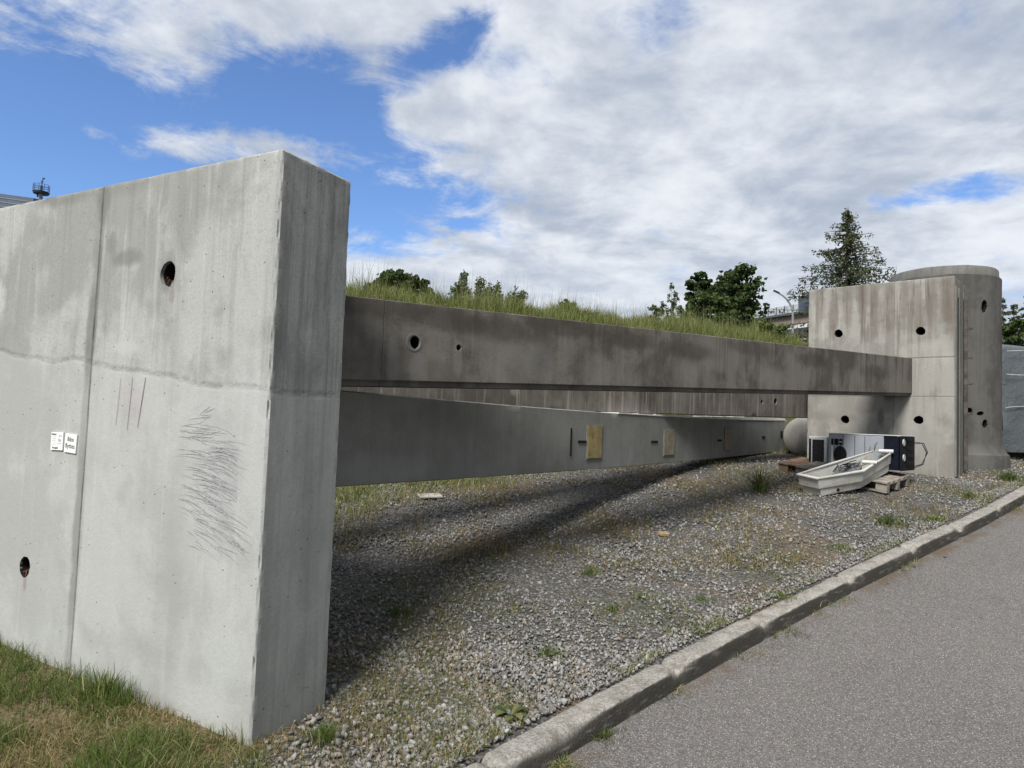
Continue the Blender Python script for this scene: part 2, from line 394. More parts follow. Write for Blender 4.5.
# ================================================================== NEAR WALL
YAW = 1.0903
NW = Frame((-1.1875, 3.3219, 0), (math.sin(YAW), -math.cos(YAW)))
NWH, NWT, NWL = 2.919, .516, 5.2
sx_t, _ = NW.px(103, 185); sx_b, _ = NW.px(70, 668); SEAM = (sx_t+sx_b)/2
def spot(fr, px, py, rx, rz, col, k):
    a, b = fr.px(px, py); return (a, b, rx, rz, col, k)
C_L, C_D = (.40, .41, .395), (.285, .292, .276)
h1 = NW.px(168, 274); h2 = NW.px(24, 567)
line_z0 = NW.px(274, 392)[1]; lx1, lz1 = NW.px(100, 366)
slope = (line_z0-lz1)/(-lx1)     # dz per dx
wallspots = [spot(NW, 215, 490, .16, .33, (.30, .305, .31), .35), spot(NW, 232, 470, .07, .14, (.26, .265, .275), .4), spot(NW, 222, 525, .06, .10, (.27, .275, .285), .35), spot(NW, 212, 420, .08, .05, (.30, .305, .31), .4), (SEAM-.03, 1.3, .035, 1.7, (.16, .16, .15), .38), (SEAM+.012, 2.3, .022, .5, (.11, .11, .10), .6), (SEAM-.02, .8, .05, .5, (.19, .19, .18), .5), spot(NW, 125, 258, .13, .05, (.15, .15, .14), .6), spot(NW, 112, 245, .05, .07, (.15, .15, .14), .5),
    spot(NW, 90, 330, .04, .30, (.14, .14, .13), .55), spot(NW, 104, 205, .06, .16, (.13, .13, .12), .55), spot(NW, 60, 195, .28, .07, (.15, .15, .14), .5),
    spot(NW, 124, 347, .13, .035, (.46, .46, .45), .7), spot(NW, 128, 180, .20, .09, (.16, .16, .15), .35),
    spot(NW, 172, 296, .025, .035, (.18, .13, .11), .4), spot(NW, 24, 583, .02, .05, (.20, .13, .09), .45), spot(NW, 168, 274, .07, .095, (.16, .155, .15), .6),
    spot(NW, 178, 330, .05, .25, (.34, .34, .32), .3), spot(NW, 205, 500, .17, .45, (.42, .43, .42), .40), spot(NW, 130, 560, .07, .35, (.42, .43, .42), .35), spot(NW, 45, 600, .1, .3, (.4, .41, .4), .3),
    spot(NW, 240, 420, .12, .5, (.41, .42, .41), .35), spot(NW, 15, 400, .5, .3, (.34, .34, .33), .3), spot(NW, 130, 400, .12, .1, (.33, .27, .30), .25),
    spot(NW, 165, 640, .16, .6, (.25, .25, .23), .3), spot(NW, 120, 690, .5, .05, (.20, .19, .16), .35)]
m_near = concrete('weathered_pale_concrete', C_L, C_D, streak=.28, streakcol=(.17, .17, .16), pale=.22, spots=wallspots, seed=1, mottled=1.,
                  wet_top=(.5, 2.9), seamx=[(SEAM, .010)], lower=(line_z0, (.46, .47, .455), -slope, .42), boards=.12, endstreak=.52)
def nwz(x, y, z): return x, y, z
xs = axis_samples(-NWL, 0, .035); xs = sorted([v for v in xs if abs(v-SEAM) > .02]+[SEAM-.012, SEAM-.004, SEAM+.004, SEAM+.012])
def nmap(x, y, z):
    if abs(x-SEAM) < .006 and (y < .003 or z > NWH-.003):
        if y < .003: y += .012
        if z > NWH-.003: z -= .01
    if x < SEAM-.008 and y < .003: y += .004
    return x, y, z
me = grid_box(xs, axis_samples(0, NWT, .035), axis_samples(-.12, NWH, .03), nmap, 1, .009)
me = cut(me, [hole_mesh(h1[0], h1[1], .060, .070, .34, seed=1, wob=.045, flare=.012), hole_mesh(h2[0], h2[1], .056, .062, .34, seed=2, wob=.04)])
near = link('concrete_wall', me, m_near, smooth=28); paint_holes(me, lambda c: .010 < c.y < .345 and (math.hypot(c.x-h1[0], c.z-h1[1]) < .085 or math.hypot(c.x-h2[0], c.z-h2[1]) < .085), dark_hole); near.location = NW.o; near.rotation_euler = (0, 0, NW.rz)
tag(near, 'tall pale grey concrete wall block closest to the path, with two core holes, black scribbles and a vertical seam', 'concrete wall')
socket_liner(near, h1[0], h1[1], .058, .068, .33, dark_hole); socket_liner(near, h2[0], h2[1], .054, .060, .33, dark_hole)
b = MB()
for k in range(9):   # rusty rebar stubs at hole bottoms
    a = random.uniform(3.6, 5.8); hx, hz = (h1 if k < 5 else h2)
    b.tube([(hx+.045*math.cos(a), .01+random.random()*.04, hz+.055*math.sin(a)), (hx+.015*math.cos(a)+random.uniform(-.01, .01), random.uniform(.01, .06), hz+.03*math.sin(a))], .004, 5)
b.build('rebar_stub', rust_m, near)
# scribbles: thin strokes of dark crayon on the face
ink = simple('charcoal_stroke', (.34, .345, .355), .9, var=.25, scale=60)
pink = simple('pink_crayon', (.24, .15, .20), .9, var=.2, scale=40)
def strokes(name, lines, wd, m, parent, fr, y=-.0035):
    V, Fc = [], []
    for ln in lines:
        pts = [fr.px(*p) for p in ln]; n0 = len(V); lw_ = random.uniform(.35, 1.25)
        for i, (x, z) in enumerate(pts):
            a = pts[max(i-1, 0)]; c = pts[min(i+1, len(pts)-1)]
            tx, tz = c[0]-a[0], c[1]-a[1]; L = math.hypot(tx, tz)+1e-6
            ww = wd*lw_*(.25+.75*math.sin(math.pi*(i+.5)/len(pts)))*random.uniform(.5, 1.1)
            V += [(x-tz/L*ww/2, y, z+tx/L*ww/2), (x+tz/L*ww/2, y, z-tx/L*ww/2)]
        for i in range(len(pts)-1): Fc.append((n0+2*i, n0+2*i+1, n0+2*i+3, n0+2*i+2))
    me = bpy.data.meshes.new(name); me.from_pydata(V, [], Fc); return link(name, me, m, parent)
L = []
R = random.Random(3)
def arc(x0, y0, ln, slope_, curv, n=7):
    pts = []
    for i in range(n):
        s = i/(n-1); pts.append((x0+ln*s+R.uniform(-.15, .15), y0+ln*(slope_*s+curv*s*s)+R.uniform(-.18, .18)))
    return pts
for k in range(150):      # the bulk: fanned arcs drooping to the right
    yy = R.triangular(415, 560, 490); w0 = 1-abs(yy-490)/90
    x0 = 176 + 46*R.random() + max(0, (yy-500)*.25)
    ln = R.uniform(7, 40)*(.6+.5*w0); ln = min(ln, 252-x0)
    L.append(arc(x0, yy, ln, R.uniform(-.15, .28)+(yy-470)*.003, R.uniform(.1, .55)))
for k in range(18): L.append(arc(R.uniform(178, 205), R.uniform(425, 440), R.uniform(14, 34), R.uniform(-.05, .1), R.uniform(-.2, .2)))
for k in range(14): L.append(arc(R.uniform(206, 213), R.uniform(446, 460), R.uniform(24, 31), R.uniform(-.28, -.15), R.uniform(.3, .75)))
for k in range(12): L.append(arc(R.uniform(226, 234), R.uniform(530, 552), R.uniform(9, 15), R.uniform(.8, 1.4), R.uniform(0, .3)))
for k in range(8): L.append(arc(R.uniform(192, 205), R.uniform(408, 426), R.uniform(8, 14), R.uniform(-.8, .8), 0))
strokes('scribble', L, .0030, ink, near, NW)
strokes('pink_line', [[(121+4*0, 378), (119, 400), (116, 425)], [(133, 377), (130.5, 402), (127.5, 430)], [(146, 377), (142, 402), (138, 428)]], .005, pink, near, NW)
# stickers
stk_m = simple('white_sticker', (.78, .79, .78), .5, var=.04)
prt_m = simple('print_ink', (.16, .165, .17), .6, var=.1); prt_g = simple('grey_print', (.45, .46, .47), .6, var=.1); 
def text(body, size, loc, parent, m, name='lettering', rx=math.pi/2, bold=0.0, align='LEFT'):
    cu = bpy.data.curves.new('t', 'FONT'); cu.body = body; cu.size = size; cu.offset = bold; cu.align_x = align; cu.extrude = .0002; cu.resolution_u = 2
    o = bpy.data.objects.new('t', cu); COL.objects.link(o); dg = bpy.context.evaluated_depsgraph_get(); dg.update()
    me = bpy.data.meshes.new_from_object(o.evaluated_get(dg)); bpy.data.objects.remove(o)
    o = link(name, me, m, parent); o.location = loc; o.rotation_euler = (rx, 0, 0); return o
def sticker(c4, label, kind):
    pts = [NW.px(*p) for p in c4]; cx = sum(p[0] for p in pts)/4; cz = sum(p[1] for p in pts)/4
    wd = math.dist(pts[0], pts[1]); ht = math.dist(pts[0], pts[3]); ang = math.atan2(pts[1][1]-pts[0][1], pts[1][0]-pts[0][0])
    e = empty('sticker', NW.world(cx, -.001, cz), NW.rz)
    MB().hull([(sx*wd/2, yy, sz*ht/2) for sx in (-1, 1) for sz in (-1, 1) for yy in (-.0035, .004)]).build('paper', stk_m, e)
    if kind == 'big':
        text('Ikke', .040, (0, -.0045, .012), e, prt_m, bold=.0006, align='CENTER'); text('flyttes', .040, (0, -.0045, -.028), e, prt_m, bold=.0006, align='CENTER')
    else:
        text('Merket', .016, (-wd*.44, -.0045, ht*.34), e, prt_m, bold=.0006)
        bb = MB()
        for i in range(5): bb.box((-wd*.22, -.0045, ht*(.24-.11*i)), (wd*.38*(.7+.3*((i*7) % 3)/2), .0006, .0022))
        for i in range(2): bb.box((wd*.26, -.0045, ht*(.33-.05*i)), (wd*.3, .0006, .0022))
        bb.build('fine_print', prt_g, e)
        text('Nr', .03, (wd*.08, -.0045, -ht*.03), e, prt_g, bold=.001); MB().box((wd*.2, -.0045, -ht*.12), (wd*.4, .0006, .003)).build('fine_print', prt_g, e)
        text('Prosjekt', .018, (-wd*.36, -.0045, -ht*.42), e, prt_m, bold=.0006)
    e.rotation_mode = 'XYZ'
    e.rotation_euler = (Matrix.Rotation(NW.rz, 4, 'Z') @ Matrix.Rotation(-ang, 4, 'Y')).to_euler()
    tag(e, label, 'sticker', 'paper stickers on the pale wall')
sticker([(52.2, 431.8), (64, 432.2), (62.8, 451), (51.6, 449.5)], 'white sticker with small grey print, left one of the pair on the pale wall', 'small')
sticker([(66.3, 433.3), (77.8, 435), (75.7, 453.6), (64.8, 451.7)], 'white sticker with two bold black words, right one of the pair on the pale wall', 'big')

# ================================================================== FAR BLOCK
BY = .83
FB = Frame((6.479, 9.9015, 0), (math.sin(BY), -math.cos(BY)))   # local x=0 is the right corner
FBZ0, FBH, FBT = 1.0594, 2.919, .85
FBL = FB.px(807.7, 380)[0]
def fspot(px, py, rx, rz, col, k): return spot(FB, px, py, rx, rz, col, k)
hs = [FB.px(838.5, 333.5), FB.px(920.5, 331), FB.px(845, 419.5), FB.px(918.5, 420)]
brown = (.13, .105, .08)
fbs = [fspot(820+14*i, 300+((i*5) % 3)*7, .07, .38, brown, .48) for i in range(10)] + [fspot(880, 392, .0, .0, brown, 0)][:0]
fbs += [fspot(950, 300, .08, .5, brown, .5), fspot(888, 325, .03, .12, (.12, .11, .1), .4), fspot(930, 345, .3, .08, (.36, .35, .32), .4), fspot(925, 440, .25, .4, (.37, .365, .34), .4), fspot(881, 418, .05, .14, (.10, .09, .08), .7), fspot(830, 405, .2, .15, (.36, .355, .33), .35)]
jz1 = FB.px(930, 357.5)[1]; jz2 = FB.px(930, 396.5)[1]
m_far = concrete('stained_block_concrete', (.34, .328, .30), (.24, .23, .208), streak=.85, streakcol=(.12, .10, .08), pale=.25, wet_top=(jz1-.3, FBZ0+FBH), spots=fbs, joints=[(jz1, .016), (jz2, .010)], seamx=[(FB.px(894, 330)[0], .006)], seed=4, mottled=1.)
xs = axis_samples(FBL, 0, .07); e = .0
me = grid_box(xs, axis_samples(0, FBT, .07), axis_samples(FBZ0-.4, FBZ0+FBH, .07), lambda x, y, z: (x, y, z), 4, .010)
me = cut(me, [hole_mesh(x, z, .062, .062, .36, seed=10+i) for i, (x, z) in enumerate(hs)])
far = link('concrete_block', me, m_far, smooth=28); paint_holes(me, lambda c: .012 < c.y < .37 and any(math.hypot(c.x-x, c.z-z) < .085 for x, z in hs), void_m); far.location = FB.o; far.rotation_euler = (0, 0, FB.rz)
tag(far, 'brown-streaked concrete block with four round holes at the far end of the beams', 'concrete block')
for x, z in hs: socket_liner(far, x, z, .06, .06, .35, void_m)
# edge strips and steel rail on the block's right end
es = concrete('edge_concrete', (.24, .235, .215), (.15, .15, .135), streak=.6, seed=9)
for k, (y0, y1, out) in enumerate(((.03, .14, .02), (.22, .52, .03), (.62, .84, .02))):
    MB().box((out/2-.002, (y0+y1)/2, FBZ0+FBH/2-.1), (out, y1-y0, FBH-.1), bev=.005).build('edge_strip', es, far)
b = MB(); b.box((.012, .18, FBZ0+FBH/2-.15), (.02, .03, FBH-.3)); b.box((.012, .57, FBZ0+FBH/2-.15), (.02, .02, FBH-.3)); b.build('recess_joint', void_m, far)
b = MB(); b.box((.05, .60, FBZ0+FBH/2-.1), (.05, .03, FBH-.25), bev=.004)
for zz in (.9, 1.35, 1.75, 2.2): b.box((.09, .60, FBZ0+zz), (.09, .035, .03)); b.tube([(.12, .57, FBZ0+zz), (.12, .65, FBZ0+zz)], .014, 8)
b.build('steel_rail', simple('grimy_steel', (.09, .08, .07), .7, .3, .4, 9), far)

# ================================================================== BEAMS
def beam(name, L0, L1, th, m, ext0, ext1, holes=(), step=.07, seed=0, chip=.007, bow=0.0):
    """L0/L1: (px, py_top, py_bottom, depth) of the visible front face ends"""
    a = at(L0[0], L0[1], L0[3]); a2 = at(L0[0], L0[2], L0[3]); b_ = at(L1[0], L1[1], L1[3]); b2 = at(L1[0], L1[2], L1[3])
    fr = Frame((a.x, a.y, 0), (b_.x-a.x, b_.y-a.y)); Lx = math.hypot(b_.x-a.x, b_.y-a.y)
    zt0, zb0, zt1, zb1 = a.z, a2.z, b_.z, b2.z
    def fm(x, y, z):
        s = x/Lx; zt = zt0+(zt1-zt0)*s; zb = zb0+(zb1-zb0)*s
        zt += bow*4*s*(1-s); zb += bow*.7*4*s*(1-s)
        return x, y, zb+(zt-zb)*z
    me = grid_box(axis_samples(-ext0, Lx+ext1, step), axis_samples(0, th, .07), axis_samples(0, 1, .1), fm, seed, chip)
    if holes: me = cut(me, [hole_mesh(*fr.px(px, py), r, r, .36, seed=40+i, wob=.04) for i, (px, py, r) in enumerate(holes)])
    o = link(name, me, m, smooth=28); hp_ = [fr.px(px, py)+(r,) for px, py, r in holes]; paint_holes(me, lambda c: .012 < c.y < .37 and any(math.hypot(c.x-x, c.z-z) < r*1.15 for x, z, r in hp_), void_m); o.location = fr.o; o.rotation_euler = (0, 0, fr.rz)
    for px, py, r in holes: socket_liner(o, *fr.px(px, py), r, r, .35, void_m)
    return o, fr, Lx, fm
# upper beam
bx912 = FB.world(FB.px(912, 375)[0], 0, 0).y
TB0 = (348, 295.3, 380, 4.3); TB1 = (912.5, 358.2, 393.4, bx912)
a0 = at(348, 340, 4.3); frT = Frame((a0.x, a0.y, 0), (at(912, 375, bx912).x-a0.x, bx912-a0.y))
hx, hz = frT.px(416, 342.5)
tb_sp = [spot(frT, 395, 362, .05, .16, (.21, .21, .20), .5), spot(frT, 419, 372, .06, .14, (.25, .25, .24), .45), spot(frT, 460, 360, .03, .12, (.22, .22, .21), .35),
         spot(frT, 505, 345, .35, .10, (.20, .195, .19), .35), spot(frT, 540, 360, .12, .2, (.23, .23, .22), .3), spot(frT, 360, 340, .22, .4, (.19, .19, .18), .3), spot(frT, 700, 355, .3, .3, (.19, .185, .17), .3)]+[spot(frT, 380+62*i, 306+7.0*i+(i % 3)*5, .42, .085, (.055, .047, .038), .6) for i in range(9)]+[spot(frT, 430+85*i, 365+i*3.2, .20, .14, (.24, .225, .20), .35) for i in range(6)]
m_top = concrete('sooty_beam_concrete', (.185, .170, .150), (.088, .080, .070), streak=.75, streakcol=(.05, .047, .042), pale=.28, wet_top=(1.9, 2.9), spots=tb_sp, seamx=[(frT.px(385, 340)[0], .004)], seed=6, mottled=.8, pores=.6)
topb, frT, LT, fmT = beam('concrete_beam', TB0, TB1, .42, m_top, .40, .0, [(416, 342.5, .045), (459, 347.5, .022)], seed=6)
tag(topb, 'uppermost long dark concrete beam with a ringed round hole, running from the near wall to the far block', 'concrete beam', 'long concrete beams')
b = MB(); rings = []
for rr, yy in ((.047, .012), (.049, -.0035), (.062, -.0035), (.064, .004)):
    rings.append([b.b.verts.new((hx+rr*math.cos(2*math.pi*i/32), yy, hz+rr*math.sin(2*math.pi*i/32))) for i in range(32)])
for A, B in zip(rings, rings[1:]):
    for i in range(32): b.b.faces.new((A[i], A[(i+1) % 32], B[(i+1) % 32], B[i]))
b.build('hole_collar', concrete('collar_mortar', (.23, .23, .215), (.15, .15, .14), seed=3), topb, 40)
# ledge lip at the foot of the upper beam
b = MB()
for i in range(2):
    pass
p0 = fmT(-.2, 0, 0); p1 = fmT(LT, 0, 0)
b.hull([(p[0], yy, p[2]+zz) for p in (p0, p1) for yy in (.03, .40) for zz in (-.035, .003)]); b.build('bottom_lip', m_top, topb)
# middle beam
MB0 = (345, 330, 404.5, 5.75); MB1 = (808, 372, 418.2, 11.55)
am = at(345, 380, 5.75); frM = Frame((am.x, am.y, 0), (at(808, 400, 11.55).x-am.x, 11.55-am.y))
m_mid = concrete('limestreaked_concrete', (.20, .185, .165), (.12, .105, .09), streak=.6, streakcol=(.05, .042, .036), pale=.95, seed=8, mottled=.8, pores=.6, spots=[spot(frM, 516, 391, .06, .05, (.33, .31, .26), .6)])
midb, frM, LM, fmM = beam('concrete_beam', MB0, MB1, .36, m_mid, .7, .12, [(762, 402, .035), (775.5, 401.5, .05)], seed=8)
tag(midb, 'brown lime-streaked concrete beam half hidden behind the upper beam', 'concrete beam', 'long concrete beams')
# lower beam
LB0 = (339, 390.0, 487.5, 4.62); LB1 = (787, 420.2, 450.5, 13.6)
al = at(339, 440, 4.62); frL = Frame((al.x, al.y, 0), (at(787, 440, 13.6).x-al.x, 13.6-al.y))
m_low = concrete('smooth_grey_concrete', (.31, .317, .297), (.225, .232, .215), streak=.25, streakcol=(.15, .15, .14), pale=.15, seed=11, mottled=.45, pores=.3,
    spots=[spot(frL, 385, 470, .5, .10, (.34, .345, .33), .35), spot(frL, 430, 420, .5, .12, (.19, .195, .18), .35)])
lowb, frL, LL, fmL = beam('concrete_beam', LB0, LB1, .34, m_low, .45, .0, seed=11, bow=-.055)
tag(lowb, 'lowest smooth grey concrete beam with yellow plates, hovering above the gravel', 'concrete beam', 'long concrete beams')
ply = simple('yellow_plywood', (.34, .27, .12), .7, var=.25, scale=9, dirt=((.16, .10, .05), .6))
ply2 = simple('beige_plywood', (.27, .245, .17), .7, var=.2, scale=9, dirt=((.14, .12, .08), .5))
def plate(px0, py0, px1, py1, m, name='cover_plate', y=-.008, frame=True):
    x0, za = frL.px(px0, py0); x1, _ = frL.px(px1, py0); _, zb = frL.px(px0, py1)
    if frame: MB().box(((x0+x1)/2, -.003, (za+zb)/2), (x1-x0+.03, .012, abs(za-zb)+.03), bev=.002).build('plate_frame', frame_m, lowb)
    return MB().box(((x0+x1)/2, y/2, (za+zb)/2), (x1-x0, abs(y)+.008, abs(za-zb)), bev=.002).build(name, m, lowb)
frame_m = simple('grey_mortar', (.16, .165, .155), .9)
plate(587.5, 425.5, 601.5, 458.5, ply); plate(664, 429.5, 674, 455, ply2); plate(724.5, 428, 730.5, 450, ply2)
plate(570.6, 428, 571.8, 456, void_m, 'slot', -.004, False)
for px0, py0, px1, py1 in ((578, 440.5, 586, 443), (651, 440.6, 657.5, 442.8), (717.5, 439.5, 721.5, 441.5), (762, 436, 765, 438), (780.5, 431, 782.5, 437)):
    plate(px0, py0, px1, py1, void_m, 'slot', -.004, False)
# pale sheet added to imitate the bright gap above the lower beam
pale_m = simple('light_gap_white', (.80, .80, .78), .6, var=.1)
q0 = LL*.36; q1 = LL*.985
def topz(x): return fmL(x, 0, 1)[2]
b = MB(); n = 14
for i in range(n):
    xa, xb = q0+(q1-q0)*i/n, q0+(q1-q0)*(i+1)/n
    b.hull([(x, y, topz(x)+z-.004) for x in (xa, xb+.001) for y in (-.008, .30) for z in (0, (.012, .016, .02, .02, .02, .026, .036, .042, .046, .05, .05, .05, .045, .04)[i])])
sheet = b.build('light_gap_sheet', pale_m); sheet.location = lowb.location; sheet.rotation_euler = lowb.rotation_euler
tag(sheet, 'thin white sheet added for the bright light gap above the lowest beam', 'sheet')

# ================================================================== GROUND, ROAD, KERB
KD = .12
kp = [on_ground(x, y, -KD) for x, y in ((545, 771), (628, 717), (698, 678), (763, 642), (808, 616), (848, 598.5), (908, 565), (957, 539), (1001, 516), (1024, 504.5))]
ky = np.array([p.y for p in kp]); kx = np.array([p.x for p in kp])
s0 = (kx[2]-kx[0])/(ky[2]-ky[0]); s1 = (kx[-1]-kx[-4])/(ky[-1]-ky[-4])
cf = np.polyfit(ky, kx, 3)
def kerbx(y):
    y = np.asarray(y, float); yc = np.clip(y, ky[0], ky[-1]); v = np.polyval(cf, yc)
    d0 = np.polyval(np.polyder(cf), ky[0]); d1 = np.polyval(np.polyder(cf), ky[-1])
    return v + np.where(y < ky[0], (y-ky[0])*d0, 0) + np.where(y > ky[-1], (y-ky[-1])*d1, 0)
def kdist(x, y):                       # distance from the kerb's street face, positive on the gravel side
    return (kerbx(y)-x)*.66
# ground sheet: rows follow the kerb so the drop to the road stays inside the kerb stone
ys = np.unique(np.concatenate([-np.geomspace(1, 400, 16)[::-1], np.arange(-1, 2.4, .3), np.arange(2.4, 14, .08), np.arange(14, 40, .35), np.geomspace(40, 900, 24)]))
tt = np.unique(np.concatenate([-np.geomspace(.2, 900, 30)[::-1], [-.05, .12, .150], np.arange(.18, 12, .10), np.arange(12, 60, .6), np.geomspace(60, 900, 16)]))
Y, T = np.meshgrid(ys, tt, indexing='ij'); Xg = kerbx(Y) - T/.66
Z = ground(Xg, Y)
bumpz = np.zeros_like(Z)
kk = (T > .1) & (T < 14) & (Y > 2) & (Y < 15)
for i, j in zip(*np.nonzero(kk)): bumpz[i, j] = .022*mnoise.noise(Vector((Xg[i, j]*2.1, Y[i, j]*2.1, 0)))
Z = Z + bumpz*sstep(.17, .5, T) - np.where(T < .13, KD+.16, 0) - .012 - .012*(1-sstep(.17, .40, T))
V = np.stack([Xg, Y, Z], -1).reshape(-1, 3); nc = len(tt)
I, J = np.meshgrid(np.arange(len(ys)-1), np.arange(nc-1), indexing='ij'); q = (I*nc+J).ravel()
me = npmesh('ground', V, np.stack([q, q+nc, q+nc+1, q+1], -1), np.full(len(q), 4))
m_g, t = mat('gravel_and_soil'); o = t.coord(); x, y, z = t.xyz(o)
md = t.m('ADD', t.m('MULTIPLY', t.m('ADD', x, 1.34), -.66), t.m('MULTIPLY', t.m('SUBTRACT', y, 5.6), .75))
vv = t.vor(o, 32, 'Color'); ve = t.vor(o, 32, 'Distance'); v2 = t.vor(o, 75, 'Color')
stone = t.mix(t.xyz(vv)[0], (.075, .072, .068), (.27, .27, .265)); stone = t.mix(t.sm(ve, .35, .65), stone, (.04, .036, .03)); stone = t.mix(.3, stone, t.mix(t.xyz(v2)[0], (.05, .05, .045), (.26, .25, .24)))
soil = t.mix(t.noise(o, 9, 7, .65), (.06, .046, .03), (.22, .165, .105))
gr = t.mix(t.noise(o, 3, 7, .6), (.035, .055, .015), (.10, .10, .035))
pn = t.noise(o, .75, 5, .6)
dirtf = t.sm(pn, .50, .62); c = t.mix(t.m('MULTIPLY', dirtf, .75), stone, soil)
gf = t.sm(t.m('ADD', md, t.m('MULTIPLY', t.noise(o, 1.2, 5), 2.2)), 2.9, 3.8)
# lawn in front of the wall: local coordinates along the wall normal
wd_ = t.m('ADD', t.m('MULTIPLY', t.m('SUBTRACT', x, NW.o.x), NW.n.x), t.m('MULTIPLY', t.m('SUBTRACT', y, NW.o.y), NW.n.y))
wx_ = t.m('ADD', t.m('MULTIPLY', t.m('SUBTRACT', x, NW.o.x), NW.d.x), t.m('MULTIPLY', t.m('SUBTRACT', y, NW.o.y), NW.d.y))
lf = t.m('MULTIPLY', t.sm(wd_, .5, .2), t.sm(t.m('ADD', wx_, t.m('MULTIPLY', t.noise(o, 5, 4), .3)), .35, .1))
c = t.mix(lf, c, soil); c = t.mix(gf, c, gr)
h = t.m('ADD', t.m('MULTIPLY', t.sm(ve, .6, .1), t.m('SUBTRACT', 1.0, gf)), t.m('MULTIPLY', t.noise(o, 40, 5, .6), .5))
finish(t, c, .95, t.bump(h, .9, .02), spec=.2)
g = link('ground', me, m_g, smooth=0); tag(g, kind='structure')
# road
tr = np.unique(np.concatenate([[-.03, 0.02], np.arange(.1, 3, .1), np.geomspace(3, 60, 14)]))
yr = np.unique(np.concatenate([np.arange(-30, -1, 2.), np.arange(-1, 14, .2), np.arange(14, 60, 1.5), np.geomspace(60, 600, 10)]))
Y, T = np.meshgrid(yr, tr, indexing='ij'); Xg = kerbx(Y)+T/.66
Z = base_z(Y)-KD + .004*np.sin(Xg*2.1)*np.sin(Y*1.7) - .004*np.clip(T, 0, 3)
V = np.stack([Xg, Y, Z], -1).reshape(-1, 3); nc = len(tr); I, J = np.meshgrid(np.arange(len(yr)-1), np.arange(nc-1), indexing='ij'); q = (I*nc+J).ravel()
me = npmesh('road', V, np.stack([q, q+1, q+nc+1, q+nc], -1), np.full(len(q), 4), {'edge': T.ravel()})
m_r, t = mat('worn_asphalt'); o = t.coord(); edge = t.attr('edge')
v1 = t.vor(o, 120, 'Color'); d1 = t.vor(o, 120, 'Distance'); v2 = t.vor(o, 210, 'Color'); v3 = t.vor(o, 75, 'Color'); d3 = t.vor(o, 75, 'Distance')
base = t.mix(t.noise(o, .9, 6, .6), (.105, .098, .093), (.178, .167, .159))
agg = t.mix(t.xyz(v1)[0], (.055, .05, .048), (.22, .205, .195)); c = t.mix(.55, base, agg)
c = t.mix(t.m('MULTIPLY', t.sm(t.xyz(v1)[1], .80, .86), t.sm(d1, .45, .3)), c, (.40, .39, .37))
c = t.mix(t.m('MULTIPLY', t.sm(t.xyz(v3)[1], .93, .95), t.sm(d3, .32, .2)), c, (.42, .41, .39))
c = t.mix(t.m('MULTIPLY', t.sm(t.xyz(v2)[0], .8, .9), .5), c, (.03, .03, .03))
c = t.mix(t.m('MULTIPLY', t.sm(t.noise(o, 1.6, 8, .68, .5), .58, .68), .25), c, (.06, .055, .05))
gr_ = t.m('MULTIPLY', t.sm(t.m('SUBTRACT', edge, t.m('MULTIPLY', t.noise(o, 4, 6, .7), .30)), .02, -.10), t.sm(t.noise(o, 1.7, 4), .42, .6))
c = t.mix(t.m('MULTIPLY', gr_, .85), c, t.mix(t.noise(o, 60, 4, .7), (.05, .035, .022), (.17, .125, .085)))
finish(t, c, .88, t.bump(t.m('ADD', t.m('MULTIPLY', d1, -1.), t.m('MULTIPLY', t.noise(o, 240, 3), .4)), .7, .005), spec=.3)
r_ = link('road', me, m_r, smooth=0); tag(r_, kind='structure')
# kerb with broken arris and joints
yk = np.concatenate([np.arange(1.4, 12, .018), np.arange(12, 40, .25)])
JT = [3.18, 4.33, 5.05, 5.95, 6.75, 7.5, 8.3, 9.1, 9.9, 10.8, 11.7]
prof = [(-.004, -.05), (-.002, .02), (0, .06), (0, .100), (.003, .115), (.010, .121), (.05, .122), (.10, .122), (.150, .121), (.163, .114), (.167, .09), (.170, -.1)]
V = []
tx = np.gradient(kerbx(yk), yk); ln = np.hypot(tx, 1); nxn, nyn = -1/ln, tx/ln
for i, yy in enumerate(yk):
    jt = min(abs(yy-j) for j in JT); jd = .026*max(0, 1-jt/.026); si = sum(yy > j for j in JT); dz_ = ((si*37) % 11-5)*.0013; dx_ = ((si*53) % 9-4)*.0012
    dmg = max(0, mnoise.noise(Vector((yy*1.3, 3, 0)))-.05)*.09 + max(0, mnoise.noise(Vector((yy*6, 9, 0))))*.02 + (.035*max(0, 1-jt/.10)*(1+mnoise.noise(Vector((yy*30, 0, 1)))))
    for k, (a, hgt) in enumerate(prof):
        nz = mnoise.noise(Vector((yy*22, k*1.7, 0)))*.004 + mnoise.noise(Vector((yy*55, k*3.7, 5)))*.0035
        aa, hh = a, hgt
        if k in (3, 4, 5, 6): aa += dmg*(.5, .75, 1., .55)[k-3]; hh -= dmg*(.55, .45, .28, .05)[k-3]
        aa += jd*(1 if k < 6 else -1 if k > 8 else 0)*.6; hh -= jd*(1.2 if 3 < k < 10 else 0)
        V.append((float(kerbx(yy))+nxn[i]*(aa+dx_)+nz, yy+nyn[i]*(aa+dx_)+nz, float(base_z(yy))-KD+hh+nz+dz_*(hgt > .05)))
n = len(prof); I, J = np.meshgrid(np.arange(len(yk)-1), np.arange(n-1), indexing='ij'); q = (I*n+J).ravel()
me = npmesh('kerb', V, np.stack([q, q+n, q+n+1, q+1], -1), np.full(len(q), 4))
m_k, t = mat('weathered_kerbstone'); o = t.coord(); x, y, z = t.xyz(o)
nn = t.noise(o, 5, 7, .65); v1 = t.vor(o, 110, 'Color'); nz = t.xyz(t.new('ShaderNodeNewGeometry').outputs['Normal'])[2]
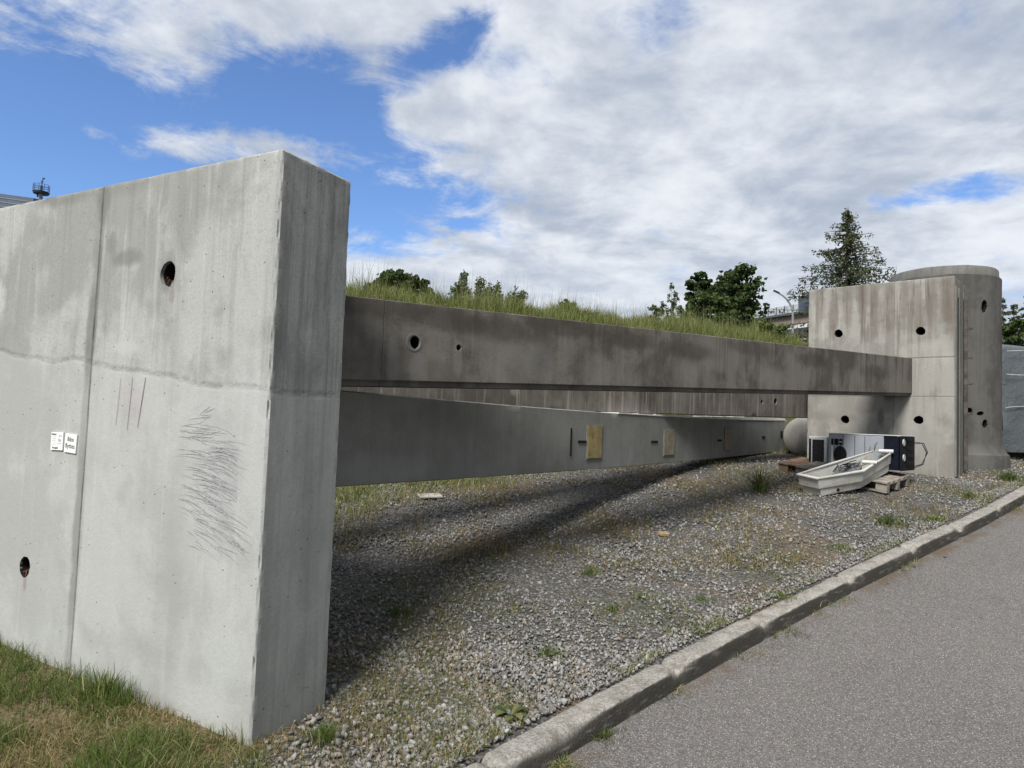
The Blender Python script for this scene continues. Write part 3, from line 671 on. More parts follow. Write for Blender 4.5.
c = t.mix(t.sm(nn, .35, .65), (.21, .195, .17), (.35, .33, .295)); c = t.mix(.45, c, t.mix(t.xyz(v1)[0], (.10, .095, .085), (.44, .42, .39)))
c = t.mix(t.m('MULTIPLY', t.sm(t.noise(o, 9, 8, .7), .5, .64), .6), c, (.12, .11, .085))
c = t.mix(t.m('MULTIPLY', t.sm(t.noise(o, 14, 6, .7), .58, .66), .5), c, (.42, .40, .36))
face = t.sm(nz, .75, .3); c = t.mix(t.m('MULTIPLY', face, t.sm(t.noise(t.scl(o, (6, 6, 25)), 1, 5, .6), .15, .5)), c, (.06, .056, .048))  # vertical face painted darker: its weaker light put into the colour, plus weathering
finish(t, c, .92, t.bump(t.m('ADD', t.noise(o, 90, 6, .7), t.m('MULTIPLY', t.vor(o, 60), .6)), .8, .006), spec=.2)
k_ = link('kerb', me, m_k, smooth=45); tag(k_, kind='structure')

# ---- loose stones
def ico():
    bm = bmesh.new(); bmesh.ops.create_icosphere(bm, subdivisions=1, radius=1); v = np.array([p.co[:] for p in bm.verts]); f = np.array([[q.index for q in fc.verts] for fc in bm.faces]); bm.free(); return v, f
IV, IF = ico()
ROCKS = []
for k in range(14):
    sc = 1+rng.normal(0, .16, (12, 1)); v = IV*sc
    for _ in range(6):                      # knock flat facets into the stone
        d = rng.normal(size=3); d /= np.linalg.norm(d); h_ = v@d; lim = rng.uniform(.28, .60); v = v-np.outer(np.maximum(h_-lim, 0), d)
    ROCKS.append(v)
ROCKS = np.array(ROCKS)
def rotmats(n):
    q = rng.normal(size=(n, 4)); q /= np.linalg.norm(q, axis=1)[:, None]; a, b, c, d = q.T
    return np.stack([1-2*(c*c+d*d), 2*(b*c-a*d), 2*(b*d+a*c), 2*(b*c+a*d), 1-2*(b*b+d*d), 2*(c*d-a*b), 2*(b*d-a*c), 2*(c*d+a*b), 1-2*(b*b+c*c)], 1).reshape(n, 3, 3)
def stones(name, x, y, size, m, zoff=0., zfun=None):
    n = len(x); R_ = rotmats(n); k = rng.integers(0, len(ROCKS), n)
    v = ROCKS[k]*(size[:, None, None]*np.stack([rng.uniform(.75, 1.35, n), rng.uniform(.6, 1.0, n), rng.uniform(.45, .8, n)], 1)[:, None, :])
    v = np.einsum('nij,nkj->nki', R_, v)
    z = (ground(x, y) if zfun is None else zfun(x, y)) + zoff
    v[..., 0] += x[:, None]; v[..., 1] += y[:, None]; v[..., 2] += (z+size*rng.uniform(-.1, .4, n))[:, None]
    loops = (IF[None]+(np.arange(n)*12)[:, None, None]).reshape(-1)
    tone = np.repeat(rng.random(n), 12)
    me = npmesh(name, v.reshape(-1, 3), loops, np.full(n*20, 3), {'rnd': tone})
    return link(name, me, m)
m_s, t = mat('crushed_stone'); r = t.attr('rnd'); o = t.coord()
c = t.mix(t.sm(r, 0, 1), (.12, .117, .112), (.35, .345, .335)); c = t.mix(t.sm(r, .82, .9), c, (.23, .195, .155)); c = t.mix(t.sm(r, .95, .96), c, (.36, .35, .33))
c = t.mix(t.m('MULTIPLY', t.sm(t.noise(o, 35, 4, .6), .45, .7), .45), c, (.14, .13, .11))
finish(t, c, .85, t.bump(t.noise(o, 120, 4), .4, .003), spec=.3)
def pnoise(x, y, s, z=0): return np.array([mnoise.noise(Vector((a*s, b*s, z))) for a, b in zip(x, y)])
def scatter(n, y0, y1, pw=1.0):
    """random points on the gravel side, in front of and under the beams, within what can be seen plus a margin"""
    yy = y0+(y1-y0)*rng.random(n)**pw; lo = -.62*yy-1.0; hi = kerbx(yy)-.262
    xx = lo+(hi-lo)*rng.random(n); return xx, yy
def inwall(x, y, pad=.0):
    dx, dy = x-NW.o.x, y-NW.o.y; lx = dx*NW.d.x+dy*NW.d.y; ly = dx*NW.n.x+dy*NW.n.y
    a = (lx < pad) & (ly > -pad) & (ly < NWT+pad)
    dx, dy = x-FB.o.x, y-FB.o.y; fx = dx*FB.d.x+dy*FB.d.y; fy = dx*FB.n.x+dy*FB.n.y
    return a | ((fx < pad) & (fx > FBL) & (fy > -pad) & (fy < FBT+pad)), lx, ly
SX, SY, SS = [], [], []
yy = rng.uniform(2.5, 10, 5000); SX.append(kerbx(yy)-rng.uniform(.25, .48, 5000)); SY.append(yy); SS.append(.007+.013*rng.random(5000)**2)
x, y = scatter(2600, 2.4, 4.6); w_, lx, ly = inwall(x, y, .04); k_ = ~w_ & ~((lx < .12) & (ly < .05)) & (pnoise(x, y, 1.4, 8) > -.1); SX.append(x[k_]); SY.append(y[k_]); SS.append(.017+.016*rng.random(k_.sum())**2)
for n, y0, y1, s0_, s1_ in ((15000, 2.3, 4.6, .009, .026), (20000, 3.6, 6.6, .010, .026), (24000, 6.0, 10., .013, .028), (17000, 9.5, 15., .016, .032)):
    x, y = scatter(n, y0, y1); w_, lx, ly = inwall(x, y)
    md = mound_d(x, y); pn = pnoise(x, y, .9) + .4*pnoise(x, y, 2.3, 4)
    keep = ~w_ & (md < 2.7+1.3*pn) & ~((lx < .05) & (ly < 0.05)) & (rng.random(n) < np.clip(1.15-3.0*np.maximum(pn-.08, 0), .28, 1)) & ~((lx < .55+.3*pn) & (ly < .9+.3*pn) & (ly > -.4) & (rng.random(n) < .72))
    size = 1.0*(s0_+(s1_-s0_)*rng.random(n)**2.4)
    SX.append(x[keep]); SY.append(y[keep]); SS.append(size[keep])
x, y, s_ = map(np.concatenate, (SX, SY, SS))
gv = stones('gravel', x, y, s_, m_s, -.006); tag(gv, 'grey crushed stone gravel spread between the kerb and the beams', 'gravel', kind='stuff')
# grit on the road edge
n = 4000; yy = rng.uniform(2.6, 11, n); off = np.abs(rng.normal(0, .10, n)); xx = kerbx(yy)+(.01+off)/.66
kp_ = pnoise(xx, yy, 1.2) > -.05
gt = stones('grit', xx[kp_], yy[kp_], rng.uniform(.002, .007, n)[kp_], m_s, 0.002, lambda x, y: base_z(y)-KD); tag(gt, 'small grit lying in the road along the foot of the kerb', 'grit', kind='stuff')
for i, (px, py, s, lab) in enumerate(((945, 558, .028, 'dark stone lying alone on the asphalt near the far kerb'), (625, 731, .016, 'small stone on the asphalt just beside the kerb tuft'), (655, 552, .0, ''))):
    if not s: continue
    p = on_ground(px, py, -KD); o_ = stones('stone', np.array([p.x]), np.array([p.y]), np.array([s]), simple('dark_stone_%s' % 'ab'[i], (.07, .07, .07)), .0, lambda x, y: base_z(y)-KD); tag(o_, lab, 'stone')

# ================================================================== GRASS
def blades(name, x, y, h, wd, m, lean=.35, z=None, droop=.5, dry=None):
    n = len(x); a = rng.uniform(0, 2*np.pi, n); ld = rng.uniform(0, 2*np.pi, n); le = np.abs(rng.normal(0, lean, n))
    z = ground(x, y)-.015 if z is None else z
    wx, wy = np.cos(a)*wd/2, np.sin(a)*wd/2; V = np.zeros((n, 7, 3))
    for k, (f, ww) in enumerate(((0, 1), (.38, .85), (.75, .55))):
        off = le*h*(f**1.5)*(1+droop*f); zz = h*f*(1-.25*le*f)
        cx, cy = x+np.cos(ld)*off, y+np.sin(ld)*off
        V[:, 2*k] = np.stack([cx-wx*ww, cy-wy*ww, z+zz], 1); V[:, 2*k+1] = np.stack([cx+wx*ww, cy+wy*ww, z+zz], 1)
    off = le*h*(1+droop); V[:, 6] = np.stack([x+np.cos(ld)*off, y+np.sin(ld)*off, z+h*(1-.35*np.minimum(le, 1.5))], 1)
    b = (np.arange(n)*7)[:, None]
    loops = np.concatenate([b+[0, 1, 3, 2], b+[2, 3, 5, 4], b+[4, 5, 6]], 1).ravel(); sizes = np.tile([4, 4, 3], n)
    rn = rng.random(n) if dry is None else np.clip(np.where(rng.random(n) < dry, rng.uniform(.85, 1, n), rng.uniform(0, .78, n)), 0, 1)
    return npmesh(name, V.reshape(-1, 3), loops, sizes, {'rnd': np.repeat(rn, 7)})
g_lawn = leafmat('lawn_blades', (.065, .105, .022), (.15, .19, .05), (.34, .29, .17))
g_mead = leafmat('meadow_blades', (.085, .125, .03), (.19, .21, .065), (.30, .27, .14))
g_dry = leafmat('dry_blades', (.09, .11, .03), (.21, .17, .08), (.34, .25, .13))
g_weed = leafmat('weed_leaves', (.05, .08, .022), (.11, .14, .045), (.2, .18, .09))
# lawn in front of the near wall
n = 60000; lx = rng.uniform(-3.4, .30, n); ly = -rng.random(n)**.8*1.9+.0
x = NW.o.x+NW.d.x*lx+NW.n.x*ly; y = NW.o.y+NW.d.y*lx+NW.n.y*ly
pn = pnoise(x, y, 2.2)+.5*pnoise(x, y, 6, 3)
k = (y > 1.9) & (rng.random(n) < np.clip(.75+pn*1.2, .15, 1)) & (lx < .12+.25*pn-ly*.1) & ~((lx > -.6) & (pn < .12) & (rng.random(n) < .6)); x, y, pn, lx, ly = x[k], y[k], pn[k], lx[k], ly[k]
clump = np.exp(-((lx+.72)**2/.05+(ly+.07)**2/.012))+.8*np.exp(-((lx+1.15)**2/.02+(ly+.12)**2/.02))
h = rng.uniform(.04, .12, len(x))*(1+.9*np.clip(pn, -.5, 1))
me = blades('lawn_grass', x, y, h, rng.uniform(.0025, .0045, len(x)), g_lawn, .55, dry=np.clip(.06-.4*pn+.4*np.exp(-((lx+.05)/.3)**2), .04, .9))
tag(link('lawn_grass', me, g_lawn), 'green and straw coloured grass growing in front of the near wall', 'grass', kind='stuff')
n = 8000; lx = rng.uniform(-3.4, .25, n); ly = -rng.random(n)*1.8; x = NW.o.x+NW.d.x*lx+NW.n.x*ly; y = NW.o.y+NW.d.y*lx+NW.n.y*ly; k = y > 1.9
x, y, lx = x[k], y[k], lx[k]
me = blades('dead_grass', x, y, rng.uniform(.015, .05, len(x)), rng.uniform(.002, .004, len(x)), g_dry, 2.2, dry=.75)
tag(link('dead_grass', me, g_dry), 'dead straw matted under the lawn in front of the near wall', 'grass', kind='stuff')
def tuft(px, py, n, h, spread, m, label, cat='grass tuft', name='grass_tuft', lean=.45, wd=.005, dz=0., p=None, dry=.1):
    p = on_ground(px, py, dz) if p is None else p
    a = rng.uniform(0, 6.28, n); r_ = np.abs(rng.normal(0, spread, n)); x = r_*np.cos(a); y = r_*np.sin(a)
    me = blades(name, x, y, rng.uniform(.35, 1, n)*h, rng.uniform(.6, 1.2, n)*wd, m, lean, z=np.full(n, -.01), dry=dry)
    o = link(name, me, m); o.location = p; tag(o, label, cat); return o
def on_wallbase(lx, ly): return Vector((NW.o.x+NW.d.x*lx+NW.n.x*ly, NW.o.y+NW.d.y*lx+NW.n.y*ly, 0))
tuft(0, 0, 110, .24, .055, g_lawn, 'tall dark green grass tuft against the near wall, right of its seam', p=on_wallbase(NW.px(118, 690)[0], -.06), lean=.3, wd=.008)
tuft(0, 0, 60, .20, .035, g_lawn, 'second tall grass tuft against the near wall, nearer its corner than the first', p=on_wallbase(NW.px(137, 700)[0], -.06), lean=.25, wd=.007)
tuft(0, 0, 90, .15, .08, g_lawn, 'bushy grass tuft at the foot of the near wall, left of its seam', p=on_wallbase(NW.px(48, 670)[0], -.10), lean=.5, wd=.005)
tuft(0, 0, 40, .14, .04, g_lawn, 'thin grass tuft at the outer corner of the near wall', p=on_wallbase(-.10, -.06), lean=.5, wd=.005, dry=.4)
tuft(323, 738, 330, .10, .05, g_lawn, 'dense low grass tuft in the gravel at the end face of the near wall', lean=.5, wd=.004)
# patches in the gravel
def patch(n, y0, y1, thr, hlo, hhi, wd, name, m, label, seed, dry=.45, sharp=6):
    x, y = scatter(n, y0, y1); w_, lx, ly = inwall(x, y)
    pn = pnoise(x, y, 1.05, seed)+.55*pnoise(x, y, 3.7, seed+3); md = mound_d(x, y)
    nearwall = np.exp(-((np.abs(ly-NWT*.5)-.5)**2/.5))*(lx > 0)*(lx < 1.2)*.35
    k = ~w_ & (pn+nearwall > thr+rng.normal(0, .06, n)) & (kdist(x, y) > .16); x, y = x[k], y[k]
    me = blades(name, x, y, rng.uniform(hlo, hhi, len(x)), rng.uniform(.7, 1.2, len(x))*wd, m, .7, dry=dry)
    return tag(link(name, me, m), label, 'grass', kind='stuff')
patch(70000, 2.4, 6.5, .26, .015, .065, .0032, 'sparse_grass', g_dry, 'sparse low grass and straw growing in patches of the near gravel', 11, .5)
n_ = 16000; x, y = scatter(n_, 2.4, 12); w_, lx, ly = inwall(x, y); pn = pnoise(x, y, .9)+.5*pnoise(x, y, 4, 2); k_ = ~w_ & (pn > -.02) & (kdist(x, y) > .17); x, y = x[k_], y[k_]
me = blades('straw_litter', x, y, rng.uniform(.015, .05, len(x)), rng.uniform(.002, .006, len(x)), g_dry, 2.8, z=ground(x, y)+.004, dry=.85)
tag(link('straw_litter', me, g_dry), 'dead straw and leaf litter lying between the gravel stones', 'litter', kind='stuff')
yy = rng.uniform(2.7, 11, 260); cl_ = pnoise(yy, yy*0, 1.7) > .02; yy = yy[cl_]; side = rng.random(len(yy)) < .35
x = np.concatenate([kerbx(a_)+(np.where(b_, .04, -.29)+rng.normal(0, .035, 26))/1 for a_, b_ in zip(yy, side)]); y = np.concatenate([a_+rng.normal(0, .03, 26) for a_ in yy]); sd_ = np.repeat(side, 26)
x = np.where(sd_, np.maximum(x, kerbx(y)+.01), np.minimum(x, kerbx(y)-.26))
me = blades('kerbside_weeds', x, y, rng.uniform(.015, .065, len(x)), rng.uniform(.003, .006, len(x)), g_lawn, .9, z=np.where(sd_, base_z(y)-KD-.003, ground(x, y)-.01), dry=.4)
tag(link('kerbside_weeds', me, g_lawn), 'small weeds and grass sprouting along both sides of the kerb', 'weeds', kind='stuff')
patch(36000, 2.4, 6.5, .26, .02, .085, .0035, 'sparse_grass', g_lawn, 'low green grass growing in patches of the near gravel', 31, .25)
patch(80000, 6, 15, .06, .03, .11, .006, 'sparse_grass', g_dry, 'sparse low grass and straw growing in patches of the far gravel', 21, .35)
# single small sprigs
n = 0
for (px, py, hh, sp, cnt, lab) in ((760, 492, .34, .05, 60, 'tall thin weed standing in the gravel before the end of the lowest beam'), (890, 524, .12, .07, 90, 'green weed clump in the gravel below the pallet'),
     (505, 468, .20, .10, 70, 'dark weed under the middle of the lowest beam'), (590, 572, .06, .05, 60, 'small green tuft in the gravel right of the long shadow'), (612, 610, .06, .04, 50, 'small green tuft near the middle of the gravel'),
     (548, 655, .07, .06, 80, 'light green tuft in the gravel close to the kerb'), (700, 600, .05, .05, 60, 'flat green tuft halfway along the gravel'), (640, 597, .05, .03, 40, 'tiny green tuft beside the middle of the gravel'),
     (780, 596, .05, .06, 90, 'yellowish tuft on the gravel beside the broken kerb joint'), (840, 548, .06, .10, 90, 'wide low green tuft in the gravel behind the kerb'),
     (1008, 480, .16, .08, 90, 'green weed clump between the round tower and the kerb'), (935, 520, .07, .05, 60, 'small green tuft in the gravel behind the far kerb'),
     (968, 497, .08, .06, 60, 'low tuft in the gravel in front of the round tower'), (395, 612, .06, .06, 70, 'straw green tuft in the shade near the near wall')):
    tuft(px, py, int(cnt*1.7), hh*1.3, sp*1.3, g_weed if 'weed' in lab else g_lawn, lab, lean=.6, wd=.006 if py > 540 else .012)
tuft(603, 738, 170, .085, .045, g_weed, 'green tuft growing from the road at the foot of the near kerb', lean=.9, wd=.005, dz=-KD)
tuft(795, 632, 140, .045, .07, g_weed, 'flat green tuft in the gutter below the middle of the kerb', lean=1.1, wd=.005, dz=-KD)
tuft(757, 652, 140, .04, .08, g_dry, 'straw yellow tuft in the gutter of the kerb', lean=1.2, wd=.004, dz=-KD, dry=.8)
tuft(678, 688, 110, .05, .06, g_dry, 'dry brown tuft in the gutter beside the white flower', lean=1.1, wd=.004, dz=-KD, dry=.9)
fl = tuft(662, 697, 110, .06, .03, g_weed, 'small plant with a white flower at the foot of the kerb', 'flower', 'flowering_plant', lean=.9, wd=.006, dz=-KD)
b = MB()
for i in range(9):
    a = i*.7; b.poly([(0, -.01, .058), (.006*math.cos(a), -.01+.006*math.sin(a), .066), (.013*math.cos(a+.2), -.01+.013*math.sin(a+.2), .070), (.007*math.cos(a+.55), -.01+.007*math.sin(a+.55), .064)])
b.build('petals', simple('white_petals', (.85, .85, .86), .6, var=.05), fl)
# broad-leaved rosette
p = on_ground(511, 716); e_ = empty('broadleaf_weed', p)
tag(e_, 'broad-leaved green rosette weed alone in the near gravel', 'weed')
for i in range(9):
    a = i*.72+.2; ln = random.uniform(.075, .115); wd = .024; V = []; rise = random.uniform(.012, .04)
    for s, ww in ((0, .15), (.3, .6), (.6, 1), (.85, .75), (1, .05)):
        for q_ in (-1, 0, 1): V.append((ln*s, q_*wd*ww, rise*math.sin(s*2.4)+abs(q_)*.006*ww))
    me = bpy.data.meshes.new('leaf'); me.from_pydata(V, [], [(3*r_+c_, 3*r_+3+c_, 3*r_+4+c_, 3*r_+1+c_) for r_ in range(4) for c_ in range(2)])
    at_ = me.attributes.new('rnd', 'FLOAT', 'POINT'); at_.data.foreach_set('value', [random.random()]*15)
    o_ = link('leaf', me, g_weed, e_, smooth=0); o_.rotation_euler = (0, 0, a)
# meadow: rough grass behind and under the beams, and on the bank
def bank(n, d0, d1, y0, y1, hlo, hhi, wd, name, label, lean=.3, pw=1., dry=.25, m=g_mead, xr=(-.35, .62)):
    d = d0+(d1-d0)*rng.random(n); Yc = y0+(y1-y0)*rng.random(n)**pw
    x = (.75*(Yc-5.6)-d)/.66-1.34
    r_ = x/np.maximum(Yc, 1); pn = pnoise(x, Yc, .8, 7)+.5*pnoise(x, Yc, 2.5, 9)
    k = (r_ > xr[0]) & (r_ < xr[1]) & (rng.random(n) < np.clip(.8+.9*pn, .12, 1)*np.where(d < 2.6, np.clip((d-1.0)/1.3, 0, 1), 1)) & ~inwall(x, Yc, .02)[0] & (x < 14.5) & (kdist(x, Yc) > .2); x, y, pn = x[k], Yc[k], pn[k]
    h = rng.uniform(hlo, hhi, len(x))*(1+1.25*np.clip(pn, -.6, .8))
    me = blades(name, x, y, h, rng.uniform(.7, 1.3, len(x))*wd, m, lean, dry=dry)
    return tag(link(name, me, m), label, 'grass', kind='stuff')
bank(130000, 1.0, 4.6, 4.5, 17, .04, .15, .007, 'meadow_grass', 'rough grass on the level ground behind the beams', .5, dry=.35)
bank(185000, 4.6, 8.2, 7, 34, .16, .42, .012, 'bank_grass', 'tall grass covering the bank above the beams', .35, pw=1.25, dry=.22, xr=(-.75, .6))
bank(11000, 5.2, 8.2, 7, 32, .40, .80, .006, 'seeding_grass', 'tall thin seeding stalks standing along the crest of the bank', .15, pw=1.2, dry=.5, xr=(-.75, .6))

# ================================================================== TOWER, PIPE, TARP
m_tw = concrete('dark_tower_concrete', (.125, .122, .113), (.078, .076, .070), streak=.5, streakcol=(.07, .066, .06), pale=.12, seed=15, mottled=.8, wet_top=(1.2, 4.2), boards=.1)
TC = Vector((7.6, 11.95, 0)); TR = .86
def tray(px, py):
    """where the line of sight meets the tower's round face: angle and height"""
    r = ray(px, py); a = r.x**2+r.y**2; bb = -2*(r.x*TC.x+r.y*TC.y); cc = TC.x**2+TC.y**2-TR**2
    t_ = (-bb-math.sqrt(max(0, bb*bb-4*a*cc)))/(2*a); p = CAMP+r*t_
    return math.atan2(p.y-TC.y, p.x-TC.x), p.z
zled = at(970, 273.2, 11.1).z; ztop = at(970, 264, 11.1).z; zfl = at(975, 445, 11.1).z; zb1 = at(975, 455, 11.0).z
def revolve(prof, seg=120, name='x', sd=0, amp=.006):
    V, Fc = [], []
    for k, (r_, z) in enumerate(prof):
        for i in range(seg):
            a = 2*math.pi*i/seg; n_ = amp*mnoise.noise(Vector((math.cos(a)*4+sd, math.sin(a)*4, z*2)))+amp*.5*mnoise.noise(Vector((math.cos(a)*19+sd, math.sin(a)*19, z*9)))
            V.append(((r_+n_)*math.cos(a), (r_+n_)*math.sin(a), z+n_*.5))
    for k in range(len(prof)-1):
        for i in range(seg): j = (i+1) % seg; Fc.append((k*seg+i, k*seg+j, (k+1)*seg+j, (k+1)*seg+i))
    Fc.append(tuple(range(seg))[::-1]); m_ = (len(prof)-1)*seg; Fc.append(tuple(range(m_, m_+seg)))
    me = bpy.data.meshes.new(name); me.from_pydata(V, [], Fc); return me
prof = [(TR+.115, .7), (TR+.11, zb1-.05), (TR+.10, zb1)]+[(TR+.092-.088*math.sin(q_*math.pi/2), zb1+(zfl-zb1+.04)*q_) for q_ in (.1, .3, .5, .7, .85, 1)]
prof += [(TR, z) for z in np.arange(zfl+.14, zled-.05, .12)]+[(TR, zled-.012), (TR-.012, zled)]
me = revolve(prof, 140, 'tower', 3)
th = [(984.5, 306.5, .06, .10), (969.5, 410.5, .045, .045), (980.5, 413.5, .06, .035), (985, 424, .05, .075)]
cs = []
for i, (px, py, a_, b_) in enumerate(th):
    ang, z_ = tray(px, py); h_ = hole_mesh(0, 0, a_, b_, .35, y0=-.12, seed=70+i, wob=.13)
    h_.transform(Matrix.Translation((TR*math.cos(ang), TR*math.sin(ang), z_)) @ Matrix.Rotation(ang+math.pi/2, 4, 'Z')); cs.append(h_)
me = cut(me, cs)
tower = link('concrete_tower', me, m_tw, smooth=28); paint_holes(me, lambda c: c.z > zfl and c.z < zled-.3 and math.hypot(c.x, c.y) < TR-.022, void_m); tower.location = TC
tag(tower, 'tall round dark grey concrete tower with a rounded cap and flared foot', 'concrete tower')
for (px, py, a_, b_) in th:
    ang, z_ = tray(px, py); o_ = socket_liner(tower, 0, 0, a_*.88, b_*.88, .34, void_m)
    o_.location = ((TR-.01)*math.cos(ang), (TR-.01)*math.sin(ang), z_); o_.rotation_euler = (0, 0, ang+math.pi/2)
me = revolve([(TR-.035, zled-.02), (TR-.04, ztop-.03), (TR-.05, ztop-.008), (TR-.075, ztop)], 120, 'cap', 8)
link('cap', me, concrete('cap_concrete', (.20, .196, .182), (.13, .127, .118), streak=.5, seed=17), tower, smooth=30)
# concrete pipe end by the lowest beam
pp = at(803.5, 437, 12.5); pe = empty('concrete_pipe', (pp.x, pp.y, base_z(pp.y)-.03)); pr = .37
b = MB(); rings = []
for s, r_ in ((0, .0), (.0, .22), (.02, .30), (.07, .355), (.16, .37), (1.2, .37), (1.25, .3)):
    rings.append([b.b.verts.new((s, r_*math.cos(2*math.pi*i/40), pr+r_*math.sin(2*math.pi*i/40))) for i in range(40)])
for A, B in zip(rings[1:], rings[2:]):
    for i in range(40): b.b.faces.new((A[i], A[(i+1) % 40], B[(i+1) % 40], B[i]))
b.b.faces.new(rings[1]); b.b.faces.new(rings[-1]); 
for v in rings[0]: b.b.verts.remove(v)
b.build('pipe_shell', concrete('pale_pipe_concrete', (.40, .385, .345), (.27, .26, .23), streak=.3, seed=19), pe, 35); pe.rotation_euler = (0, 0, rad(62))
tag(pe, 'pale rounded concrete pipe end lying between the lowest beam and the far block', 'concrete pipe')

# tarpaulin-covered stack on the right
t0 = at(1001, 400, 13.2); ta = at(1160, 400, 14.6)
TF = Frame((t0.x, t0.y, 0), (ta.x-t0.x, ta.y-t0.y)); TLn = math.hypot(ta.x-t0.x, ta.y-t0.y)
zt = at(1004, 344, 13.2).z; zbm = at(1004, 452, 13.2).z
def fold(x, z, y):
    n_ = mnoise.noise(Vector((x*1.2, z*.9, y))); m_ = mnoise.noise(Vector((x*3.1+z*1.3, z*1.1-x, 3+y)))
    sag = .05*math.sin((x*1.0+z*.8)*3.1)
    return .10*n_+.05*m_+.5*sag
V, Fc = [], []; nx_, nz_ = 70, 34
def tpt(i, k):
    x = -.05+TLn*i/nx_; 
    if k <= nz_:
        f = k/nz_; z = zbm+(zt-zbm)*f; y = -fold(x, z, 0)*(1-.6*f)*(.4+.6*f if f < .2 else 1)-.06*math.sin(f*math.pi)
    else:
        f = (k-nz_)/8; y = 2.0*f; z = zt+.04*math.sin(f*3.14)-.05*f+.3*fold(x, 5, y)*.3
    if k == nz_: y += .04
    return (x, y, z)
for k in range(nz_+9):
    for i in range(nx_+1): V.append(tpt(i, k))
for k in range(nz_+8):
    for i in range(nx_): a = k*(nx_+1)+i; Fc.append((a, a+1, a+nx_+2, a+nx_+1))
me = bpy.data.meshes.new('cover'); me.from_pydata(V, [], Fc)
te = empty('covered_stack', TF.o, TF.rz); tag(te, 'stack covered by a grey blue tarpaulin with pale ropes, right of the tower', 'tarpaulin')
tm, t = mat('blue_grey_tarpaulin'); o = t.coord()
c = t.mix(t.noise(o, 2, 6, .6), (.085, .10, .108), (.125, .14, .148)); c = t.mix(t.m('MULTIPLY', t.sm(t.noise(t.scl(o, (3, 3, 1)), 2.5, 6, .7, .8), .55, .7), .35), c, (.19, .215, .23))
finish(t, c, .38, t.bump(t.noise(o, 5, 6, .6, .9), .8, .04), spec=.5)
link('tarpaulin', me, tm, te, smooth=0)
MB().box((TLn/2, 1.2, (1.25+zt)/2-.1), (TLn-.5, 1.5, zt-1.35)).build('stacked_formwork', simple('dark_formwork', (.06, .055, .05)), te)
b = MB()
for zz, sg in ((zt-.22, .08), (zt-.52, -.10), (zt-1.35, .12)):
    pts = [(x, -.02-fold(x, zz, 0)*.9-.075, zz+sg*math.sin(x*1.3+1)+.05*x) for x in np.linspace(-.02, TLn, 26)]; b.tube(pts, .007, 6)
b.build('rope', simple('pale_rope', (.55, .57, .58), .8), te)

# ================================================================== JUNK: cabinets, pallets, tub
wood = simple('weathered_pallet_wood', (.25, .225, .19), .85, var=.35, scale=5, dirt=((.12, .10, .08), .7))
wood2 = simple('reddish_pallet_wood', (.16, .10, .07), .85, var=.35, scale=5, dirt=((.08, .05, .035), .5))
def pallet(loc, rot, m, label, L_=1.2, W_=.8):
    e = empty('wooden_pallet', loc); e.rotation_euler = rot
    for i in range(5): MB().box((0, -W_/2+.05+i*(W_-.1)/4, .133), (L_, .13 if i % 2 == 0 else .10, .022), bev=.002).build('deck_board', m, e)
    for x in (-L_/2+.07, 0, L_/2-.07): MB().box((x, 0, .111), (.14, W_, .020), bev=.002).build('cross_board', m, e)
    for x in (-L_/2+.07, 0, L_/2-.07):
        for y in (-W_/2+.05, 0, W_/2-.05): MB().box((x, y, .060), (.14, .098, .080), bev=.004).build('block', m, e)
    for y in (-W_/2+.05, 0, W_/2-.05): MB().box((0, y, .010), (L_, .098, .018), bev=.002).build('skid_board', m, e)
    return tag(e, label, 'pallet', 'wooden pallets under the scrap')
def gl(p, dz=0): return Vector((p[0], p[1], gz_(p[0], p[1])+dz))
cabD = .58
pR = at(901, 436, 9.02)
CF = Frame((pR.x, pR.y, 0), (.70, -.714))
xA = CF.px(828.5, 440)[0]; CL = -xA
cz0 = at(900, 471, pR.y).z; cz1 = at(900, 436.3, pR.y).z
ce = empty('equipment_cabinet', (pR.x, pR.y, cz0), CF.rz)
CH = cz1-cz0
metal_g = simple('grey_painted_steel', (.27, .29, .32), .45, .0, .08, 3, .5, ((.14, .13, .12), .3)); metal_l = simple('light_painted_steel', (.48, .50, .51), .45, .0, .06, 3)
navy = simple('navy_plastic', (.004, .006, .014), .5, var=.2, spec=.2); black = simple('black_plastic', (.006, .006, .007), .6, var=.3, spec=.2)
nb = -CF.px(883.5, 450)[0]
MB().box(((-CL-nb)/2, cabD/2, CH/2), (CL-nb, cabD, CH), bev=.008).build('casing', metal_g, ce)
MB().box((-nb/2-.012, cabD/2, CH/2-.004), (nb-.030, cabD-.012, CH-.012), bev=.006).build('end_section', navy, ce)
MB().box((-.004, cabD/2, CH/2), (.03, cabD+.006, CH+.004), bev=.008).build('end_frame', black, ce)
MB().box((-CL/2, cabD/2, CH+.006), (CL, cabD+.01, .014), bev=.004).build('lid', metal_l, ce)
for xx in (-CL+.20, -CL*.62, -CL*.48): MB().box((xx, -.001, CH/2), (.005, .006, CH-.03)).build('panel_seam', black, ce)
b = MB()
for xx, ww in ((-CL+.055, .025), (-CL+.11, .05), (-CL+.17, .04)): b.box((xx, -.005, CH-.11), (ww, .014, .085))
b.build('socket_panel', black, ce)
MB().box((-CL+.17, -.014, CH-.11), (.03, .006, .012)).build('label_plate', metal_l, ce)
b = MB(); b.b.verts.ensure_lookup_table(); r_ = bmesh.ops.create_cone(b.b, cap_ends=True, segments=28, radius1=.12, radius2=.105, depth=.03)
bmesh.ops.transform(b.b, matrix=Matrix.Translation((-CL+.16, -.012, CH*.38)) @ Matrix.Rotation(rad(90), 4, 'X') @ Matrix.Diagonal((.75, 1, 1, 1)), verts=r_['verts']); b.build('round_vent', black, ce)
